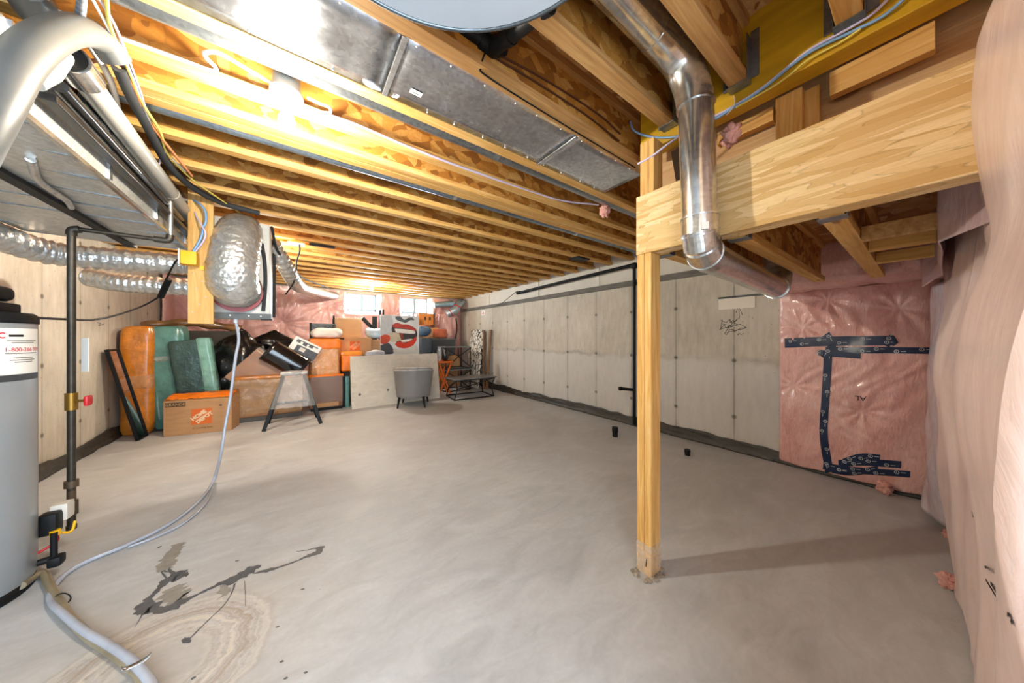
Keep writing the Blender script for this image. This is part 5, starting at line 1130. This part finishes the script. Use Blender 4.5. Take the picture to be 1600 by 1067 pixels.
bl = atY(664, 516, 6.9); o = MB().rbox(bl.x - .16, 6.85, bl.z - .12, bl.x + .16, 7.1, bl.z + .1, .1, .06, 14, 3, 6).build('blue_bundle', plain('denim_blue', '#4f6b86', .7, var=.3, bump=.5, bscale=20)); tag(o, 'dark blue cloth bundle right of the lips canvas', 'bundle')
ow = atY(668, 499, 7.3)
t = thing('orange_crate', 'orange wooden crate front under the right window', 'crate', (ow.x, 7.3, ow.z - .2)); MB().box(ow.x - .22, 7.3, ow.z - .14, ow.x + .20, 7.5, ow.z + .14).build('crate_body', lumber('orange_wood', 2, '#b5652a', '#d0813a', '#dd9a55'), t, .004)
for dx in (-.06, .06): MB().box(ow.x + dx - .02, 7.294, ow.z - .02, ow.x + dx + .02, 7.299, ow.z + .06).build('dark_slot', INK, t)
MB().box(ow.x + .15, 7.29, ow.z - .2, ow.x + .18, 7.5, ow.z + .18).build('side_board', plain('dark_side', '#4c3a30', .6), t)
o = MB().box(ow.x - .25, 7.28, 0, ow.x + .28, 7.52, ow.z - .205).build('carton', CARDL, None, .004); tag(o, 'tall pale carton under the orange wooden crate', 'box')
rw_ = atY(687, 520, 7.2); o = MB().rbox(rw_.x - .16, 7.15, rw_.z - .11, rw_.x + .18, 7.27, rw_.z + .10, .02, .01, 8, 2, 6).build('red_brown_box', plain('brick_red_card', '#c76a48', .6)); tag(o, 'reddish box above the dark grey lidded bin', 'box')
t = thing('orange_stool', 'folding orange wooden stool between tabletop and wire tables', 'stool', (2.55, 6.05, 0)); OWD = plain('orange_stain', '#d9681e', .4, var=.15); s0 = atY(692, 563, 6.15)
MB().box(s0.x - .14, 6.05, .68, s0.x + .20, 6.35, .72).build('seat', OWD, t, .004)
for a, b in (((s0.x - .12, 6.08, 0), (s0.x + .16, 6.08, .68)), ((s0.x + .16, 6.12, 0), (s0.x - .10, 6.12, .68)), ((s0.x - .12, 6.32, 0), (s0.x + .16, 6.32, .68)), ((s0.x + .16, 6.28, 0), (s0.x - .10, 6.28, .68))): MB().bar(a, b, .03, .03, (0, 1, 0)).build('leg', OWD, t)
def jar(x, y, z, h, r, label, mat):
    o = MB().lathe([(r * .7, 0), (r, h * .2), (r, h * .75), (r * .7, h * .9), (r * .8, h), (r * .7, h)], (x, y, z), 20).build('jar', mat); tag(o, label, 'jar')
jar(s0.x + .07, 6.2, .722, .26, .075, 'black ribbed jar on the orange stool', plain('black_ceramic', '#202022', .2, coat=.4)); jar(s0.x - .08, 6.15, .722, .30, .05, 'clear glass jar left of black jar on stool', film('jar_glass', '#cfd6d8', .4))
b0 = atY(566, 498, 6.9); b1 = atY(584, 515, 6.9); o = MB().bar((b0.x, 6.9, b0.z + .02), (b1.x, 6.9, b1.z), .07, .07, (0, 1, 0)).build('black_tube', BLACK); tag(o, 'black square tube slanting above the cartons', 'tube')
b2 = atY(586, 503, 7.0); o = MB().box(b2.x - .05, 7.0, 0, b2.x + .04, 7.06, b2.z + .12).build('black_tube', BLACK); tag(o, 'short black upright post left of the lips canvas', 'tube')
q = atY(585, 520, 6.45); o = MB().rbox(q.x - .15, 6.4, q.z - .10, q.x + .15, 6.6, q.z + .09, .07, .04, 12, 6, 7).build('cloth_bundle', plain('pale_blue_cloth', '#a9bcc6', .6, var=.3, bump=.6, bscale=14)); tag(o, 'pale blue cloth bundle left of the lips canvas', 'bundle')
q2 = atY(583, 535, 6.45); o = MB().box(q2.x - .13, 6.40, .88, q2.x + .18, 6.62, 1.19).build('carton', CARD, None, .004); tag(o, 'small carton between printed carton and lips canvas', 'box')
q3 = atY(588, 548, 6.1); o = MB().rbox(q3.x - .2, 6.0, .62, q3.x + .16, 6.18, .98, .06, .03, 12, 8, 7).build('cloth_bundle', plain('pale_grey_plastic', '#b9bfc9', .35, var=.2, bump=.6, bscale=14, coat=.4)); tag(o, 'pale plastic bundle behind the tabletop left of canvas', 'bundle')
for k, (x, y) in enumerate(((594, 488), (599, 487))): 
    p = atY(x, y, 7.0); o = MB().box(p.x - .02, 7.0, 0, p.x + .02, 7.05, p.z + .05).build('black_pole', BLACK); tag(o, ['left', 'right'][k] + ' of two thin black poles above the lips canvas', 'pole')
for k, (x, y) in enumerate(((640, 492), (646, 492))):
    p = atY(x, y, 7.1); o = MB().box(p.x - .015, 7.1, 0, p.x + .015, 7.14, p.z + .02).build('grey_pole', plain('grey_pole%d' % k, '#8e9294', .5)); tag(o, ['left', 'right'][k] + ' of two grey poles under the right window', 'pole')
# flex duct with red tape in the far corner
c0_ = atY(716, 476, 7.4)
t = thing('corner_duct', 'silver duct with red tape bands in the far right corner', 'duct', (c0_.x, 7.4, 1.9))
MB().tube(crom([(c0_.x + .18, 7.55, 2.22), (c0_.x + .04, 7.42, 2.16), (c0_.x - .08, 7.4, 1.98), (c0_.x - .28, 7.5, 1.86)], 7), .105, 20).build('duct_body', foil_mat('bluish_foil', '#b8cbd6'), t)
MB().tube([(c0_.x - .62, 7.55, 2.08), (c0_.x - .30, 7.5, 2.13), (c0_.x - .12, 7.45, 2.16)], .075, 18).build('side_branch', foil_mat('bluish_foil_b', '#a9c6d6'), t)
d_ = Vector((.05, .01, .10)).normalized(); p_ = Vector((c0_.x - .03, 7.40, 2.05)); MB().cyl(p_ - d_ * .012, p_ + d_ * .012, .112, n=24).build('tape_band', RED, t); p_ = Vector((c0_.x - .2, 7.46, 1.90)); d_ = Vector((.09, -.03, .06)).normalized(); MB().cyl(p_ - d_ * .010, p_ + d_ * .010, .112, n=24).build('tape_band', RED, t)
q = atY(705, 515, 7.5)
def pk(u, v): return Vector((q.x - .32 + .62 * u + .03 * nz(u * 4, v * 3), 7.58 - .12 * math.sin(PI * u) - .05 * nz(u * 6, v * 5, 2), .01 + 1.84 * v))
o = MB().slab(pk, 20, 20, (0, .03, 0)).build('insulation_roll', PINKB); tag(o, 'pink batt bulging below the silver corner duct', 'insulation')
o = MB().tube(crom([(q.x + .10, 7.42, 1.75), (q.x + .12, 7.40, 1.5), (q.x + .08, 7.40, 1.2)], 5), .018, 8).build('power_cable', BLACK); tag(o, 'black cord hanging on the pink batt in the far corner', 'cord')
def area(name, loc, rot, sx, sy, power, col):
    l = bpy.data.lights.new(name, 'AREA'); l.shape = 'RECTANGLE'; l.size = sx; l.size_y = sy; l.energy = power; l.color = col
    o = bpy.data.objects.new(name, l); COL.objects.link(o); o.location = loc; o.rotation_euler = rot; return o
# daylight falling in through the two small windows
area('window_daylight', (1.30, YB + .19, 2.02), (-PI / 2 - .0, 0, 0), .62, .38, 30, (.68, .88, 1.0))
area('window_daylight', (2.57, YB + .19, 2.02), (-PI / 2, 0, 0), .68, .38, 36, (.68, .88, 1.0))
area('added_rear_fill', (-.5, -1.5, 1.45), (PI / 2, 0, 0), 2.6, 2.2, 36, (.66, .83, 1.0))  # soft cool fill light added behind the camera to even out the dark room
pl = bpy.data.lights.new('added_point_fill', 'POINT'); pl.energy = 42; pl.color = (1, .91, .77); pl.shadow_soft_size = .05  # unseen point light added to brighten the stored pile, no fixture modelled
po = bpy.data.objects.new('added_point_fill', pl); COL.objects.link(po); po.location = (-.40, 4.30, 2.20)
# ================================================================ light and camera
w = bpy.data.worlds.new('daylight'); scene.world = w; w.use_nodes = True
bg = w.node_tree.nodes['Background']; bg.inputs[0].default_value = (.74, .87, 1.0, 1); bg.inputs[1].default_value = 2.8
cam = bpy.data.cameras.new('camera'); cam.sensor_width = 36; cam.lens = F / 1600 * 36; cam.clip_start = .01; cam.clip_end = 100
cam.shift_y = -(533.5 - CY) / 1600
co = bpy.data.objects.new('camera', cam); COL.objects.link(co); co.location = EYE; co.rotation_euler = (PI / 2, 0, -TH); scene.camera = co
scene.view_settings.view_transform = 'Standard'; scene.view_settings.look = 'None'; scene.view_settings.gamma = 1; scene.view_settings.exposure = 1.15
try: scene.view_settings.use_curve_mapping = False
except Exception: pass
scene.cycles.use_denoising = True
scene.cycles.max_bounces = 8; scene.cycles.diffuse_bounces = 5; scene.cycles.glossy_bounces = 4; scene.cycles.transparent_max_bounces = 16; scene.cycles.sample_clamp_indirect = 6; scene.cycles.caustics_reflective = False; scene.cycles.caustics_refractive = False
